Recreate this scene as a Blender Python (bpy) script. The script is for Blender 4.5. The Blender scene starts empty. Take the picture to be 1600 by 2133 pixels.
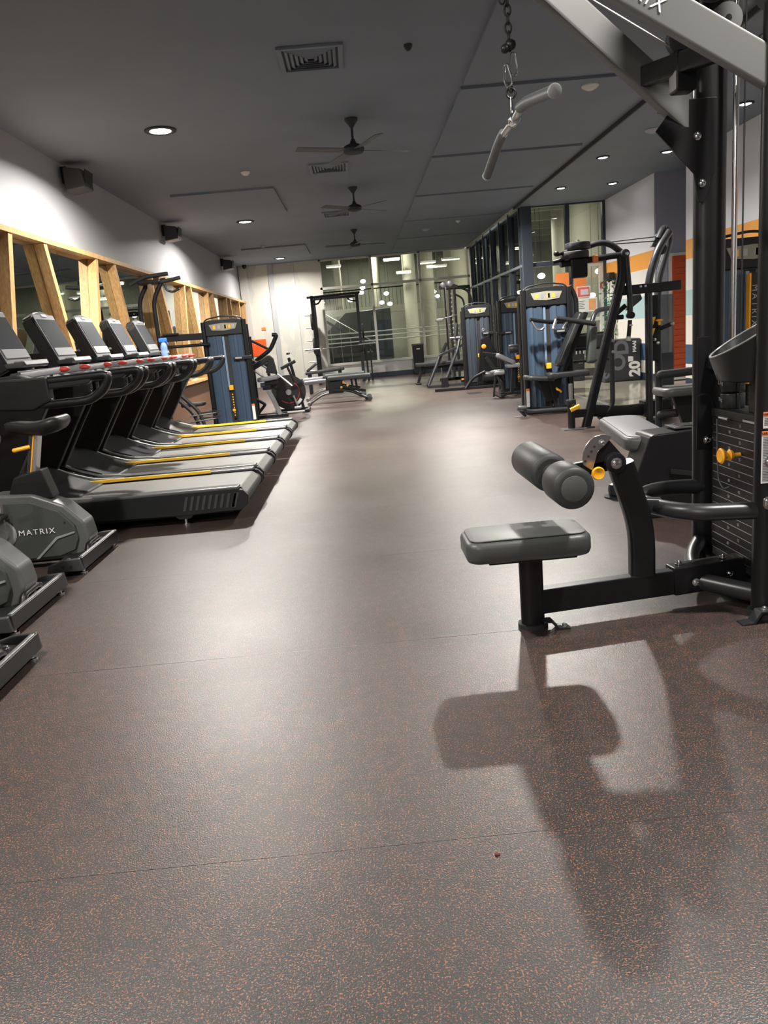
import bpy, bmesh, math, random
from mathutils import Vector, Matrix, Euler
random.seed(7)
PI = math.pi
S = bpy.context.scene
COL = S.collection
# ---------------------------------------------------------------- camera
cd = bpy.data.cameras.new('camera'); cam = bpy.data.objects.new('camera', cd); COL.objects.link(cam)
def _axes():
    f = 1594.0
    V = Vector((615, 6869, f)).normalized(); D = Vector((-57, -366, f))
    fw = (D - V * D.dot(V)).normalized(); rt = V.cross(fw)
    right = Vector((rt.x, fw.x, -V.x)); down = Vector((rt.y, fw.y, -V.y)); fwd = Vector((rt.z, fw.z, -V.z))
    return Matrix((right, -down, -fwd)).transposed()
cam.matrix_world = Matrix.Translation((0, 0, 1.2)) @ _axes().to_4x4()
cd.sensor_fit = 'HORIZONTAL'; cd.sensor_width = 36; cd.lens = 36 * 1594 / 1600; cd.clip_start = 0.05; cd.clip_end = 200
S.camera = cam
# ---------------------------------------------------------------- world, exposure
w = bpy.data.worlds.new('world'); S.world = w; w.use_nodes = True
w.node_tree.nodes['Background'].inputs[0].default_value = (0.62, 0.66, 0.75, 1)
w.node_tree.nodes['Background'].inputs[1].default_value = 0.12
S.view_settings.view_transform = 'Standard'; S.view_settings.look = 'None'
S.view_settings.gamma = 1; S.view_settings.use_curve_mapping = False
S.view_settings.exposure = 0.7
WARM = (1.0, 0.95, 0.88); COOL = (0.86, 0.91, 1.0)
def area_light(loc, power, color, size=0.16, spread=PI, rot=(0, 0, 0), sy=None):
    l = bpy.data.lights.new('light', 'AREA'); l.energy = power; l.color = color
    if sy: l.shape = 'RECTANGLE'; l.size = size; l.size_y = sy
    else: l.shape = 'DISK'; l.size = size
    l.spread = spread
    o = bpy.data.objects.new('area_light', l); o.location = loc; o.rotation_euler = rot; COL.objects.link(o)
    return o
MAINS = [(-1.8, 2.2), (1.92, 2.2), (-1.8, 8.55), (1.92, 8.5), (-1.83, 14.86), (1.94, 14.84), (-1.85, 21.5)]
SMALL = [(3.73, 7.1), (4.63, 7.1), (3.73, 9.35), (4.62, 9.32), (3.73, 11.64), (4.65, 11.63), (3.73, 13.95), (4.62, 13.92)]
for x, y in MAINS: area_light((x, y, 3.375), 78 if y < 3 else 90 if y > 20 else 190, WARM, 0.2, math.radians(162))
for x, y in SMALL: area_light((x, y, 3.385), 230, COOL, 0.12, math.radians(150))
area_light((-1.8, -2.2, 3.375), 110, WARM, 0.2)
# added fill lights without fixtures, brightening the lobby behind the glazing
for x, y in [(1.0, 25.8), (5.5, 26.5), (-2.0, 28), (4.6, 19.5), (6.6, 22.5), (9.0, 27.0), (9.5, 20.0), (0.5, 31.5), (5.0, 31.5)]:
    area_light((x, y, 4.3), 115, (1.0, 0.93, 0.80), 0.5)
# ---------------------------------------------------------------- materials
MT = {}
def mat(name, col, rough=0.5, metal=0.0, emit=0.0, spec=0.5, bump=0.0, bscale=200, var=0.0, vscale=6, coat=0.0, trans=0.0, alpha=1.0):
    if name in MT: return MT[name]
    m = bpy.data.materials.new(name); m.use_nodes = True; nt = m.node_tree; b = nt.nodes['Principled BSDF']
    b.inputs['Base Color'].default_value = (*col, 1); b.inputs['Roughness'].default_value = rough
    b.inputs['Metallic'].default_value = metal; b.inputs['Specular IOR Level'].default_value = spec
    if emit: b.inputs['Emission Color'].default_value = (*col, 1); b.inputs['Emission Strength'].default_value = emit
    if coat: b.inputs['Coat Weight'].default_value = coat; b.inputs['Coat Roughness'].default_value = 0.15
    if trans: b.inputs['Transmission Weight'].default_value = trans
    if alpha < 1: b.inputs['Alpha'].default_value = alpha
    if bump or var:
        tc = nt.nodes.new('ShaderNodeTexCoord'); n = nt.nodes.new('ShaderNodeTexNoise')
        nt.links.new(tc.outputs['Object'], n.inputs['Vector'])
        if var:
            n.inputs['Scale'].default_value = vscale; n.inputs['Detail'].default_value = 5
            mr = nt.nodes.new('ShaderNodeMapRange'); mr.inputs[1].default_value = 0.3; mr.inputs[2].default_value = 0.7
            mr.inputs[3].default_value = 1 - var; mr.inputs[4].default_value = 1 + var
            mx = nt.nodes.new('ShaderNodeVectorMath'); mx.operation = 'SCALE'; mx.inputs[0].default_value = col
            nt.links.new(n.outputs['Fac'], mr.inputs[0]); nt.links.new(mr.outputs[0], mx.inputs['Scale'])
            nt.links.new(mx.outputs[0], b.inputs['Base Color'])
        if bump:
            n2 = nt.nodes.new('ShaderNodeTexNoise'); n2.inputs['Scale'].default_value = bscale
            nt.links.new(tc.outputs['Object'], n2.inputs['Vector'])
            bp = nt.nodes.new('ShaderNodeBump'); bp.inputs['Strength'].default_value = bump; bp.inputs['Distance'].default_value = 0.002
            nt.links.new(n2.outputs['Fac'], bp.inputs['Height']); nt.links.new(bp.outputs[0], b.inputs['Normal'])
    MT[name] = m; return m
BLACK = mat('black_powdercoat', (0.008, 0.008, 0.009), 0.36, 0.0, spec=0.35, bump=0.15, bscale=500)
BLACKG = mat('grey_black_tube', (0.03, 0.031, 0.034), 0.34, 0.3)
SATIN = mat('satin_dark_plastic', (0.013, 0.014, 0.015), 0.40, spec=0.4)
GREY = mat('dark_grey_plastic', (0.05, 0.052, 0.054), 0.45)
BIKEG = mat('bike_grey_plastic', (0.06, 0.065, 0.06), 0.4, var=0.06)
BIKEL = mat('bike_light_trim', (0.27, 0.28, 0.27), 0.4)
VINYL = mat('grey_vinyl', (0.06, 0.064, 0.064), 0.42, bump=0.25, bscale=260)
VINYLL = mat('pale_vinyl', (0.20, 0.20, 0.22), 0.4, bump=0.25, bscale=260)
VINYLB = mat('black_vinyl', (0.018, 0.019, 0.02), 0.42, bump=0.25, bscale=260)
CHROME = mat('chrome', (0.75, 0.75, 0.76), 0.16, 1.0)
STEEL = mat('satin_steel', (0.5, 0.5, 0.5), 0.32, 1.0)
ALU = mat('brushed_aluminium', (0.62, 0.62, 0.63), 0.35, 0.9)
ORANGE = mat('orange_plastic', (0.95, 0.42, 0.02), 0.35)
YELLOW = mat('yellow_strip', (0.95, 0.56, 0.03), 0.45)
RED = mat('red_plastic', (0.62, 0.06, 0.05), 0.4)
WHITE = mat('white_print', (0.8, 0.8, 0.78), 0.6)
BELT = mat('running_belt', (0.135, 0.135, 0.13), 0.42, bump=0.4, bscale=700)
RAILG = mat('deck_side_rail', (0.10, 0.10, 0.10), 0.30)
SCREEN = mat('dark_screen', (0.07, 0.075, 0.08), 0.10)
LIP = mat('silver_tray', (0.42, 0.42, 0.43), 0.35, 0.5)
SHROUD = mat('blue_grey_shroud', (0.05, 0.078, 0.12), 0.16, coat=0.3)
SHROUDD = mat('dark_shroud', (0.045, 0.055, 0.07), 0.2)
BLUEBAR = mat('pale_blue_guide', (0.25, 0.36, 0.5), 0.3, 0.4)
PLAC = mat('placard', (0.28, 0.27, 0.22), 0.4)
AMBER = mat('amber_print', (0.85, 0.45, 0.04), 0.5)
LABELO = mat('warning_orange', (0.9, 0.22, 0.05), 0.5)
BLUEP = mat('blue_spray_plastic', (0.03, 0.12, 0.65), 0.35)
CLEARP = mat('clear_blue_plastic', (0.25, 0.42, 0.7), 0.1, alpha=0.45)
REDP = mat('orange_red_panel', (0.85, 0.10, 0.015), 0.5)
RUBB = mat('black_rubber', (0.02, 0.02, 0.02), 0.7)
GREYC = mat('grey_cover', (0.055, 0.062, 0.06), 0.4)
WALLW = mat('wall_white_paint', (0.62, 0.605, 0.58), 0.75, var=0.02, vscale=2)
WALLG = mat('wall_grey_paint', (0.40, 0.405, 0.42), 0.6, bump=0.1, bscale=60)
CEIL = mat('ceiling_charcoal', (0.17, 0.20, 0.245), 0.7, bump=0.15, bscale=80, var=0.06, vscale=1.2)  # blue cast of lens flare is put into this ceiling colour
CEILD = mat('ceiling_dark_trim', (0.03, 0.034, 0.04), 0.7)
MULL = mat('blue_black_mullion', (0.045, 0.055, 0.075), 0.3, 0.2)
MULLW = mat('pale_window_frame', (0.62, 0.61, 0.56), 0.45)
BROWN = mat('brown_wall_lining', (0.13, 0.065, 0.035), 0.6, var=0.25, vscale=180)
NAVYB = mat('navy_skirting', (0.02, 0.03, 0.05), 0.5)
def wood():
    m = bpy.data.materials.new('pine_timber'); m.use_nodes = True; nt = m.node_tree; b = nt.nodes['Principled BSDF']
    tc = nt.nodes.new('ShaderNodeTexCoord'); mp = nt.nodes.new('ShaderNodeMapping'); mp.inputs['Scale'].default_value = (18, 18, 1.2)
    n = nt.nodes.new('ShaderNodeTexNoise'); n.inputs['Scale'].default_value = 3; n.inputs['Detail'].default_value = 6
    cr = nt.nodes.new('ShaderNodeValToRGB'); cr.color_ramp.elements[0].position = 0.3; cr.color_ramp.elements[1].position = 0.75
    cr.color_ramp.elements[0].color = (0.38, 0.20, 0.075, 1); cr.color_ramp.elements[1].color = (0.60, 0.38, 0.16, 1)
    nt.links.new(tc.outputs['Object'], mp.inputs[0]); nt.links.new(mp.outputs[0], n.inputs['Vector'])
    nt.links.new(n.outputs['Fac'], cr.inputs[0]); nt.links.new(cr.outputs[0], b.inputs['Base Color']); b.inputs['Roughness'].default_value = 0.5
    return m
WOOD = wood()
def mirror_mat():
    m = bpy.data.materials.new('wall_mirror_silver'); m.use_nodes = True; b = m.node_tree.nodes['Principled BSDF']
    b.inputs['Base Color'].default_value = (0.62, 0.66, 0.64, 1); b.inputs['Metallic'].default_value = 1; b.inputs['Roughness'].default_value = 0.015
    return m
MIRROR = mirror_mat()
def glass_mat(name, tint, refl=0.09):
    m = bpy.data.materials.new(name); m.use_nodes = True; nt = m.node_tree; nt.nodes.remove(nt.nodes['Principled BSDF'])
    out = nt.nodes['Material Output']; t = nt.nodes.new('ShaderNodeBsdfTransparent'); t.inputs[0].default_value = (*tint, 1)
    g = nt.nodes.new('ShaderNodeBsdfGlossy'); g.inputs['Roughness'].default_value = 0.01
    lw = nt.nodes.new('ShaderNodeFresnel'); lw.inputs[0].default_value = 1.5
    mx = nt.nodes.new('ShaderNodeMixShader'); nt.links.new(lw.outputs[0], mx.inputs[0])
    nt.links.new(t.outputs[0], mx.inputs[1]); nt.links.new(g.outputs[0], mx.inputs[2]); nt.links.new(mx.outputs[0], out.inputs[0])
    return m
GLASS = glass_mat('window_glass', (0.86, 0.9, 0.86))
def floor_mat():
    m = bpy.data.materials.new('speckled_rubber_floor'); m.use_nodes = True; nt = m.node_tree; N = nt.nodes; L = nt.links; b = N['Principled BSDF']
    tc = N.new('ShaderNodeTexCoord')
    def noise(sc, det=2, rough=0.5):
        n = N.new('ShaderNodeTexNoise'); n.inputs['Scale'].default_value = sc; n.inputs['Detail'].default_value = det; n.inputs['Roughness'].default_value = rough
        L.new(tc.outputs['Object'], n.inputs['Vector']); return n
    def ramp(src, p0, p1):
        r = N.new('ShaderNodeMapRange'); r.inputs[1].default_value = p0; r.inputs[2].default_value = p1; L.new(src, r.inputs[0]); return r.outputs[0]
    def mix(f, a, c2):
        x = N.new('ShaderNodeMix'); x.data_type = 'RGBA'; L.new(f, x.inputs[0])
        if isinstance(a, tuple): x.inputs[6].default_value = (*a, 1)
        else: L.new(a, x.inputs[6])
        if isinstance(c2, tuple): x.inputs[7].default_value = (*c2, 1)
        else: L.new(c2, x.inputs[7])
        return x.outputs[2]
    big = noise(1.1, 4); base = mix(big.outputs['Fac'], (0.021, 0.020, 0.0195), (0.040, 0.0375, 0.036))
    v = N.new('ShaderNodeTexNoise'); v.inputs['Scale'].default_value = 225; v.inputs['Detail'].default_value = 1.5
    L.new(tc.outputs['Object'], v.inputs['Vector'])
    md = noise(22, 2); ad = N.new('ShaderNodeMath'); ad.operation = 'MULTIPLY_ADD'; ad.inputs[1].default_value = 0.16; L.new(md.outputs['Fac'], ad.inputs[0]); L.new(v.outputs['Fac'], ad.inputs[2]); flecks = ramp(ad.outputs[0], 0.665, 0.72)
    hue = noise(45, 1); fc = mix(ramp(hue.outputs['Fac'], 0.40, 0.62), (0.24, 0.085, 0.05), (0.28, 0.12, 0.06))
    c = mix(flecks, base, fc)
    v3 = noise(300, 1); c = mix(ramp(v3.outputs['Fac'], 0.66, 0.70), c, (0.13, 0.12, 0.115))
    L.new(c, b.inputs['Base Color'])
    sm = noise(0.7, 5, 0.6); rr = N.new('ShaderNodeMapRange'); rr.inputs[1].default_value = 0.3; rr.inputs[2].default_value = 0.7
    rr.inputs[3].default_value = 0.31; rr.inputs[4].default_value = 0.42; L.new(sm.outputs['Fac'], rr.inputs[0]); L.new(rr.outputs[0], b.inputs['Roughness'])
    b.inputs['Specular IOR Level'].default_value = 0.75
    bn = noise(260, 2); bp = N.new('ShaderNodeBump'); bp.inputs['Strength'].default_value = 0.6; bp.inputs['Distance'].default_value = 0.0016
    L.new(bn.outputs['Fac'], bp.inputs['Height']); L.new(bp.outputs[0], b.inputs['Normal'])
    return m
FLOOR = floor_mat()
CONC = mat('polished_concrete', (0.38, 0.355, 0.28), 0.09, var=0.12, vscale=2.5, coat=0.3)
LOBF = mat('lobby_floor', (0.16, 0.155, 0.14), 0.25, var=0.1, vscale=1)
COLM = mat('lobby_column', (0.36, 0.345, 0.29), 0.7)
LOBC = mat('lobby_ceiling', (0.30, 0.30, 0.26), 0.8)
LOBW = mat('lobby_wall', (0.22, 0.22, 0.19), 0.8, var=0.2, vscale=0.6)
LAMP = mat('lamp_glow_warm', (1.0, 0.93, 0.82), 0.5, emit=14)
LAMPC = mat('lamp_glow_cool', (0.9, 0.95, 1.0), 0.5, emit=14)
LAMPL = mat('lobby_lamp_glow', (1.0, 0.95, 0.82), 0.5, emit=7)
# ---------------------------------------------------------------- mesh builder
ROOT = {}
class M:
    def __init__(s, local=False): s.bm = bmesh.new(); s.local = local; s.bev = False
    def _add(s, verts, faces):
        vs = [s.bm.verts.new(v) for v in verts]
        for f in faces:
            try: s.bm.faces.new([vs[i] for i in f])
            except ValueError: pass
        return vs
    def box(s, c, d, rot=(0, 0, 0), bev=0.004, mat3=None):
        hx, hy, hz = d[0] / 2, d[1] / 2, d[2] / 2
        Rm = mat3 if mat3 is not None else Euler(rot).to_matrix()
        vs = [Vector(c) + Rm @ Vector((sx * hx, sy * hy, sz * hz)) for sx in (-1, 1) for sy in (-1, 1) for sz in (-1, 1)]
        F = [(0, 1, 3, 2), (4, 6, 7, 5), (0, 4, 5, 1), (2, 3, 7, 6), (0, 2, 6, 4), (1, 5, 7, 3)]
        nv = s._add(vs, F)
        if bev and bev < min(hx, hy, hz):
            s.bev = True
            es = list({e for v in nv for e in v.link_edges})
            bmesh.ops.bevel(s.bm, geom=es, offset=bev, segments=2, affect='EDGES', profile=0.5)
        return s
    def b2(s, x0, x1, y0, y1, z0, z1, bev=0.004):
        return s.box(((x0 + x1) / 2, (y0 + y1) / 2, (z0 + z1) / 2), (abs(x1 - x0), abs(y1 - y0), abs(z1 - z0)), bev=bev)
    def bar(s, p0, p1, w_, h_, bev=0.004, up=(0, 0, 1)):
        p0 = Vector(p0); p1 = Vector(p1); t = (p1 - p0).normalized(); u = Vector(up)
        if abs(t.dot(u)) > 0.98: u = Vector((1, 0, 0))
        sd = t.cross(u).normalized(); u = sd.cross(t)
        return s.box((p0 + p1) / 2, ((p1 - p0).length, w_, h_), bev=bev, mat3=Matrix((t, sd, u)).transposed())
    def tube(s, pts, r, fil=0.0, seg=12, flat=None, closed=False, up=None, rr=None):
        P = [Vector(p) for p in pts]
        if fil and len(P) > 2:
            Q = []
            rng = range(len(P)) if closed else range(1, len(P) - 1)
            if not closed: Q.append(P[0])
            for i in rng:
                a, b, c = P[i - 1], P[i], P[(i + 1) % len(P)]
                d1 = (a - b); d2 = (c - b); l = min(fil, d1.length * 0.48, d2.length * 0.48)
                q0 = b + d1.normalized() * l; q1 = b + d2.normalized() * l
                for k in range(6):
                    t = k / 5; Q.append(q0 * (1 - t) ** 2 + b * 2 * t * (1 - t) + q1 * t * t)
            if not closed: Q.append(P[-1])
            P = Q
        n = len(P)
        T = []
        for i in range(n):
            if closed: t = P[(i + 1) % n] - P[i - 1]
            else: t = P[min(i + 1, n - 1)] - P[max(i - 1, 0)]
            T.append(t.normalized())
        if up is None:
            up = Vector((0, 0, 0))
            for i in range(1, n): up += T[i - 1].cross(T[i])
            if up.length < 1e-4:
                up = Vector((0, 0, 1)) if abs(T[0].z) < 0.9 else Vector((0, 1, 0))
        else: up = Vector(up)
        if flat:
            a, b_ = flat[0] / 2, flat[1] / 2; cr = min(a, b_) * (flat[2] if len(flat) > 2 else 0.6); prof = []
            for (sx, sy, a0) in ((1, 1, 0), (-1, 1, 90), (-1, -1, 180), (1, -1, 270)):
                for k in range(4):
                    an = math.radians(a0 + k * 30); prof.append((sx * (a - cr) + cr * math.cos(an), sy * (b_ - cr) + cr * math.sin(an)))
        else: prof = [(r * math.cos(2 * PI * k / seg), r * math.sin(2 * PI * k / seg)) for k in range(seg)]
        m_ = len(prof); verts = []
        nn = up.normalized()
        for i in range(n):
            nn = (nn - T[i] * nn.dot(T[i]))
            if nn.length < 1e-5: nn = Vector((1, 0, 0)) - T[i] * T[i].x
            nn.normalize(); bb = T[i].cross(nn); k_ = rr[i] if rr else 1
            verts += [P[i] + (nn * p[0] + bb * p[1]) * k_ for p in prof]
        F = []
        for i in range(n if closed else n - 1):
            j = (i + 1) % n
            for k in range(m_): k2 = (k + 1) % m_; F.append((i * m_ + k, i * m_ + k2, j * m_ + k2, j * m_ + k))
        if not closed: F += [tuple(range(m_ - 1, -1, -1)), tuple((n - 1) * m_ + k for k in range(m_))]
        s._add(verts, F); return s
    def lathe(s, prof, p0, ax=(0, 0, 1), seg=20):
        ax = Vector(ax).normalized(); p0 = Vector(p0)
        u = ax.orthogonal().normalized(); v = ax.cross(u); verts = []; F = []
        for (r, h) in prof:
            for k in range(seg): a = 2 * PI * k / seg; verts.append(p0 + ax * h + (u * math.cos(a) + v * math.sin(a)) * max(r, 1e-4))
        for i in range(len(prof) - 1):
            for k in range(seg): k2 = (k + 1) % seg; F.append((i * seg + k, i * seg + k2, (i + 1) * seg + k2, (i + 1) * seg + k))
        F += [tuple(range(seg - 1, -1, -1)), tuple((len(prof) - 1) * seg + k for k in range(seg))]
        s._add(verts, F); return s
    def cyl(s, p0, p1, r, seg=16, bev=0.0):
        p0 = Vector(p0); p1 = Vector(p1); L = (p1 - p0).length; b = min(bev, r * 0.5, L * 0.4)
        pr = [(r, 0), (r, L)] if not b else [(r - b, 0), (r - b * 0.3, b * 0.3), (r, b), (r, L - b), (r - b * 0.3, L - b * 0.3), (r - b, L)]
        return s.lathe(pr, p0, p1 - p0, seg)
    def prism(s, pts, pl, d0, d1, bev=0.004, seg=2):
        def mp(a, b_, d): return {'xz': (a, d, b_), 'xy': (a, b_, d), 'yz': (d, a, b_)}[pl]
        n = len(pts); verts = [mp(a, b_, d0) for a, b_ in pts] + [mp(a, b_, d1) for a, b_ in pts]
        F = [tuple(range(n - 1, -1, -1)), tuple(range(n, 2 * n))] + [(i, (i + 1) % n, n + (i + 1) % n, n + i) for i in range(n)]
        nv = s._add(verts, F)
        if bev:
            s.bev = True
            es = list({e for v in nv for e in v.link_edges})
            try: bmesh.ops.bevel(s.bm, geom=es, offset=bev, segments=seg, affect='EDGES', profile=0.5)
            except Exception: pass
        return s
    def ell(s, c, r, rot=(0, 0, 0), sub=2):
        res = bmesh.ops.create_icosphere(s.bm, subdivisions=sub, radius=1)
        Rm = Euler(rot).to_matrix()
        for v in res['verts']: v.co = Vector(c) + Rm @ Vector((v.co.x * r[0], v.co.y * r[1], v.co.z * r[2]))
        return s
    def pad(s, c, d, rot=(0, 0, 0), cr=0.07, e=0.02, taper=0.0, mat3=None):
        # upholstered pad: rounded rectangle in plan (x,y), softly rounded edges, thickness z
        hx, hy, hz = d[0] / 2, d[1] / 2, d[2] / 2; cr = min(cr, hx * 0.95, hy * 0.95); Rm = mat3 if mat3 is not None else Euler(rot).to_matrix()
        def ring(ins, z):
            o = []
            for (sx, sy, a0) in ((1, 1, 0), (-1, 1, 90), (-1, -1, 180), (1, -1, 270)):
                for k in range(6):
                    an = math.radians(a0 + k * 18); x = sx * (hx - cr) + (cr - ins) * math.cos(an); y = sy * (hy - cr) + (cr - ins) * math.sin(an)
                    y *= 1 - taper * (x / hx * 0.5 + 0.5); o.append(Vector(c) + Rm @ Vector((x, y, z)))
            return o
        L = [(e, -hz), (e * 0.3, -hz + e * 0.3), (0, -hz + e), (0, hz - e), (e * 0.12, hz - e * 0.55), (e * 0.5, hz - e * 0.15), (e, hz)]
        verts = []
        for ins, z in L: verts += ring(ins, z)
        n = 24; F = []
        for i in range(len(L) - 1):
            for k in range(n): k2 = (k + 1) % n; F.append((i * n + k, i * n + k2, (i + 1) * n + k2, (i + 1) * n + k))
        F += [tuple(range(n - 1, -1, -1)), tuple((len(L) - 1) * n + k for k in range(n))]
        s._add(verts, F); return s
    def bolt(s, p, ax, r=0.012):
        s.lathe([(r * 1.5, 0), (r * 1.5, 0.003), (r, 0.004), (r, 0.010), (r * 0.6, 0.012), (r * 0.45, 0.008)], p, ax, 10); return s
    def o(s, name, m, parent=None, label=None, kind=None, ang=38):
        bm = s.bm
        bmesh.ops.recalc_face_normals(bm, faces=bm.faces)
        if parent is not None and not s.local:
            bm.transform(ROOT[parent].inverted())
        for f in bm.faces: f.smooth = True
        for e in bm.edges:
            e.smooth = not (len(e.link_faces) == 2 and e.calc_face_angle(0) > math.radians(ang))
        me = bpy.data.meshes.new(name); bm.to_mesh(me); bm.free(); me.materials.append(m)
        ob = bpy.data.objects.new(name, me); COL.objects.link(ob)
        if parent is not None: ob.parent = parent; ROOT[ob] = ROOT[parent]
        else: ROOT[ob] = Matrix.Identity(4)
        if s.bev: wn_ = ob.modifiers.new('weighted', 'WEIGHTED_NORMAL'); wn_.keep_sharp = True; wn_.mode = 'FACE_AREA'; wn_.weight = 100
        if label: ob['label'] = label
        if kind: ob['kind'] = kind
        return ob
def thing(name, label, cat, loc=(0, 0, 0), rz=0.0, group=None):
    o = bpy.data.objects.new(name, None); COL.objects.link(o); o.location = loc; o.rotation_euler = (0, 0, rz); o.empty_display_size = 0.1
    o['label'] = label; o['category'] = cat
    if group: o['group'] = group
    ROOT[o] = Matrix.Translation(loc) @ Matrix.Rotation(rz, 4, 'Z'); return o
def tag(o, label, cat, group=None):
    o['label'] = label; o['category'] = cat
    if group: o['group'] = group
    return o
def struct(name, m_, mt, parent=None):
    o = m_.o(name, mt, parent)
    if parent is None: o['kind'] = 'structure'
    return o
def copy_tree(o, parent=None):
    c = o.copy(); COL.objects.link(c); c.parent = parent
    for ch in list(o.children): copy_tree(ch, c)
    return c
def dup(root, dx=0, dy=0, label=None):
    c = copy_tree(root); c.location = Vector(root.location) + Vector((dx, dy, 0))
    if label: c['label'] = label
    return c
def text(name, s, size, loc, Rm, mt, parent, ext=0.0006, sx=1.0, spacing=1.0, bold=0.0):
    cu = bpy.data.curves.new(name, 'FONT'); cu.body = s; cu.size = size; cu.extrude = ext; cu.align_x = 'CENTER'; cu.align_y = 'CENTER'
    cu.resolution_u = 3; cu.offset = bold; cu.space_character = spacing
    t = bpy.data.objects.new(name + '_tmp', cu); COL.objects.link(t)
    bpy.context.view_layer.update()
    me = bpy.data.meshes.new_from_object(t.evaluated_get(bpy.context.evaluated_depsgraph_get()))
    bpy.data.objects.remove(t)
    T = Matrix.Translation(loc) @ Rm.to_4x4() @ Matrix.Diagonal((sx, 1, 1, 1))
    if parent is not None: T = ROOT[parent].inverted() @ T
    me.transform(T); me.materials.clear(); me.materials.append(mt)
    ob = bpy.data.objects.new(name, me); COL.objects.link(ob)
    if parent is not None: ob.parent = parent; ROOT[ob] = ROOT[parent]
    return ob
FACE_NY = Matrix(((1, 0, 0), (0, 0, -1), (0, 1, 0)))          # text reading for a viewer looking +Y
FACE_PX = Matrix(((0, 0, 1), (1, 0, 0), (0, 1, 0)))           # text on a face pointing +X
FACE_NX = Matrix(((0, 0, -1), (-1, 0, 0), (0, 1, 0)))         # on a face pointing -X
# ================================================================ SETTING
CH = 3.42
base = struct('floor', M().b2(-3.3, 6.4, -3.1, 23.2, -0.25, -0.012, 0), CONC)
seams = [-3.0, -2.05, -0.8, 0.42, 1.62, 2.87, 4.12, 5.37, 6.62, 7.87, 9.12, 10.1, 11.35, 12.6, 13.85, 15.1, 16.35, 17.6, 18.85, 20.1, 21.35, 23.0]
for a, b in zip(seams, seams[1:]):
    x1 = 5.08 if b < 10.2 else 3.36
    M().b2(-3.19, x1, a + 0.0005, b - 0.0005, -0.012, 0.0, 0).o('rubber_sheet', FLOOR, base)
M().b2(3.365, 5.09, 10.105, 15.8, -0.012, -0.004, 0).o('concrete_slab', CONC, base)
M().b2(3.33, 3.40, 10.08, 16.0, -0.01, 0.004, 0.002).o('floor_edge_strip', STEEL, base)
cl = struct('ceiling', M().b2(-3.3, 3.33, -3.1, 23.0, CH, CH + 0.2, 0), CEIL)
M().b2(3.33, 6.4, -3.1, 16.0, CH - 0.035, CH + 0.2, 0).o('bulkhead', CEIL, cl)
M().b2(3.315, 3.335, -3.1, 16.0, CH - 0.05, CH, 0).o('bulkhead_edge', CEILD, cl)
for k in range(-1, 5):
    y0 = 7.95 + 2.87 * k
    M().b2(1.2, 3.2, y0, y0 + 2.72, CH - 0.028, CH + 0.01, 0.004).o('acoustic_panel', CEIL, cl)
M().b2(-2.5, -1.0, 18.9, 21.0, CH - 0.028, CH + 0.01, 0.004).o('acoustic_panel', CEIL, cl)
M().b2(-2.5, -1.0, 11.9, 14.1, CH - 0.028, CH + 0.01, 0.004).o('acoustic_panel', CEIL, cl)
# left wall with mirrors and timber zigzag
wl = struct('wall_left', M().b2(-3.4, -3.2, -3.1, 23.0, -0.2, CH + 0.1, 0), WALLG)
M().b2(-3.2, -3.175, -3.0, 12.4, 0.0, 1.18, 0.003).o('lower_lining', BROWN, wl)
M().b2(-3.2, -3.175, 12.4, 22.9, 0.0, 0.64, 0.003).o('lower_lining', BROWN, wl)
for i in range(11):
    y0 = -2.6 + 2.3 * i
    if y0 > 22: break
    M().b2(-3.2, -3.178, y0 + 0.004, min(y0 + 2.296, 22.85), 1.2 if y0 < 11 else 0.66, 2.40, 0.002).o('mirror_pane', MIRROR, wl)
ft = thing('timber_frame', 'pale pine zigzag frame standing proud of the mirrors on the left wall', 'wall frame', (-3.14, 10, 0))
M().b2(-3.2, -3.06, -3.0, 22.9, 2.40, 2.455, 0.003).o('top_rail', WOOD, ft)
M().b2(-3.2, -3.06, -3.0, 12.4, 1.17, 1.225, 0.003).o('ledge', WOOD, ft)
M().b2(-3.2, -3.06, 12.4, 22.9, 0.62, 0.67, 0.003).o('ledge', WOOD, ft)
def post(yt, yb, zb):
    M().bar((-3.125, yb, zb), (-3.125, yt, 2.41), 0.105, 0.085, 0.004, up=(0, 1, 0)).o('post', WOOD, ft)
for yt, yb, zb in [(5.1, 4.7, 1.2), (5.9, 6.35, 1.2), (7.52, 7.12, 1.2), (8.32, 8.68, 1.2), (9.92, 9.5, 1.2), (10.62, 11.05, 1.2),
                   (12.5, 12.45, 0.65), (12.95, 13.75, 0.65), (14.82, 14.25, 0.65), (15.35, 15.85, 0.65), (17.1, 16.8, 0.65), (17.65, 18.25, 0.65), (19.45, 19.15, 0.65), (20.0, 20.45, 0.65), (21.5, 21.3, 0.65), (22.6, 22.6, 0.65)]:
    post(yt, yb, zb)
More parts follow.
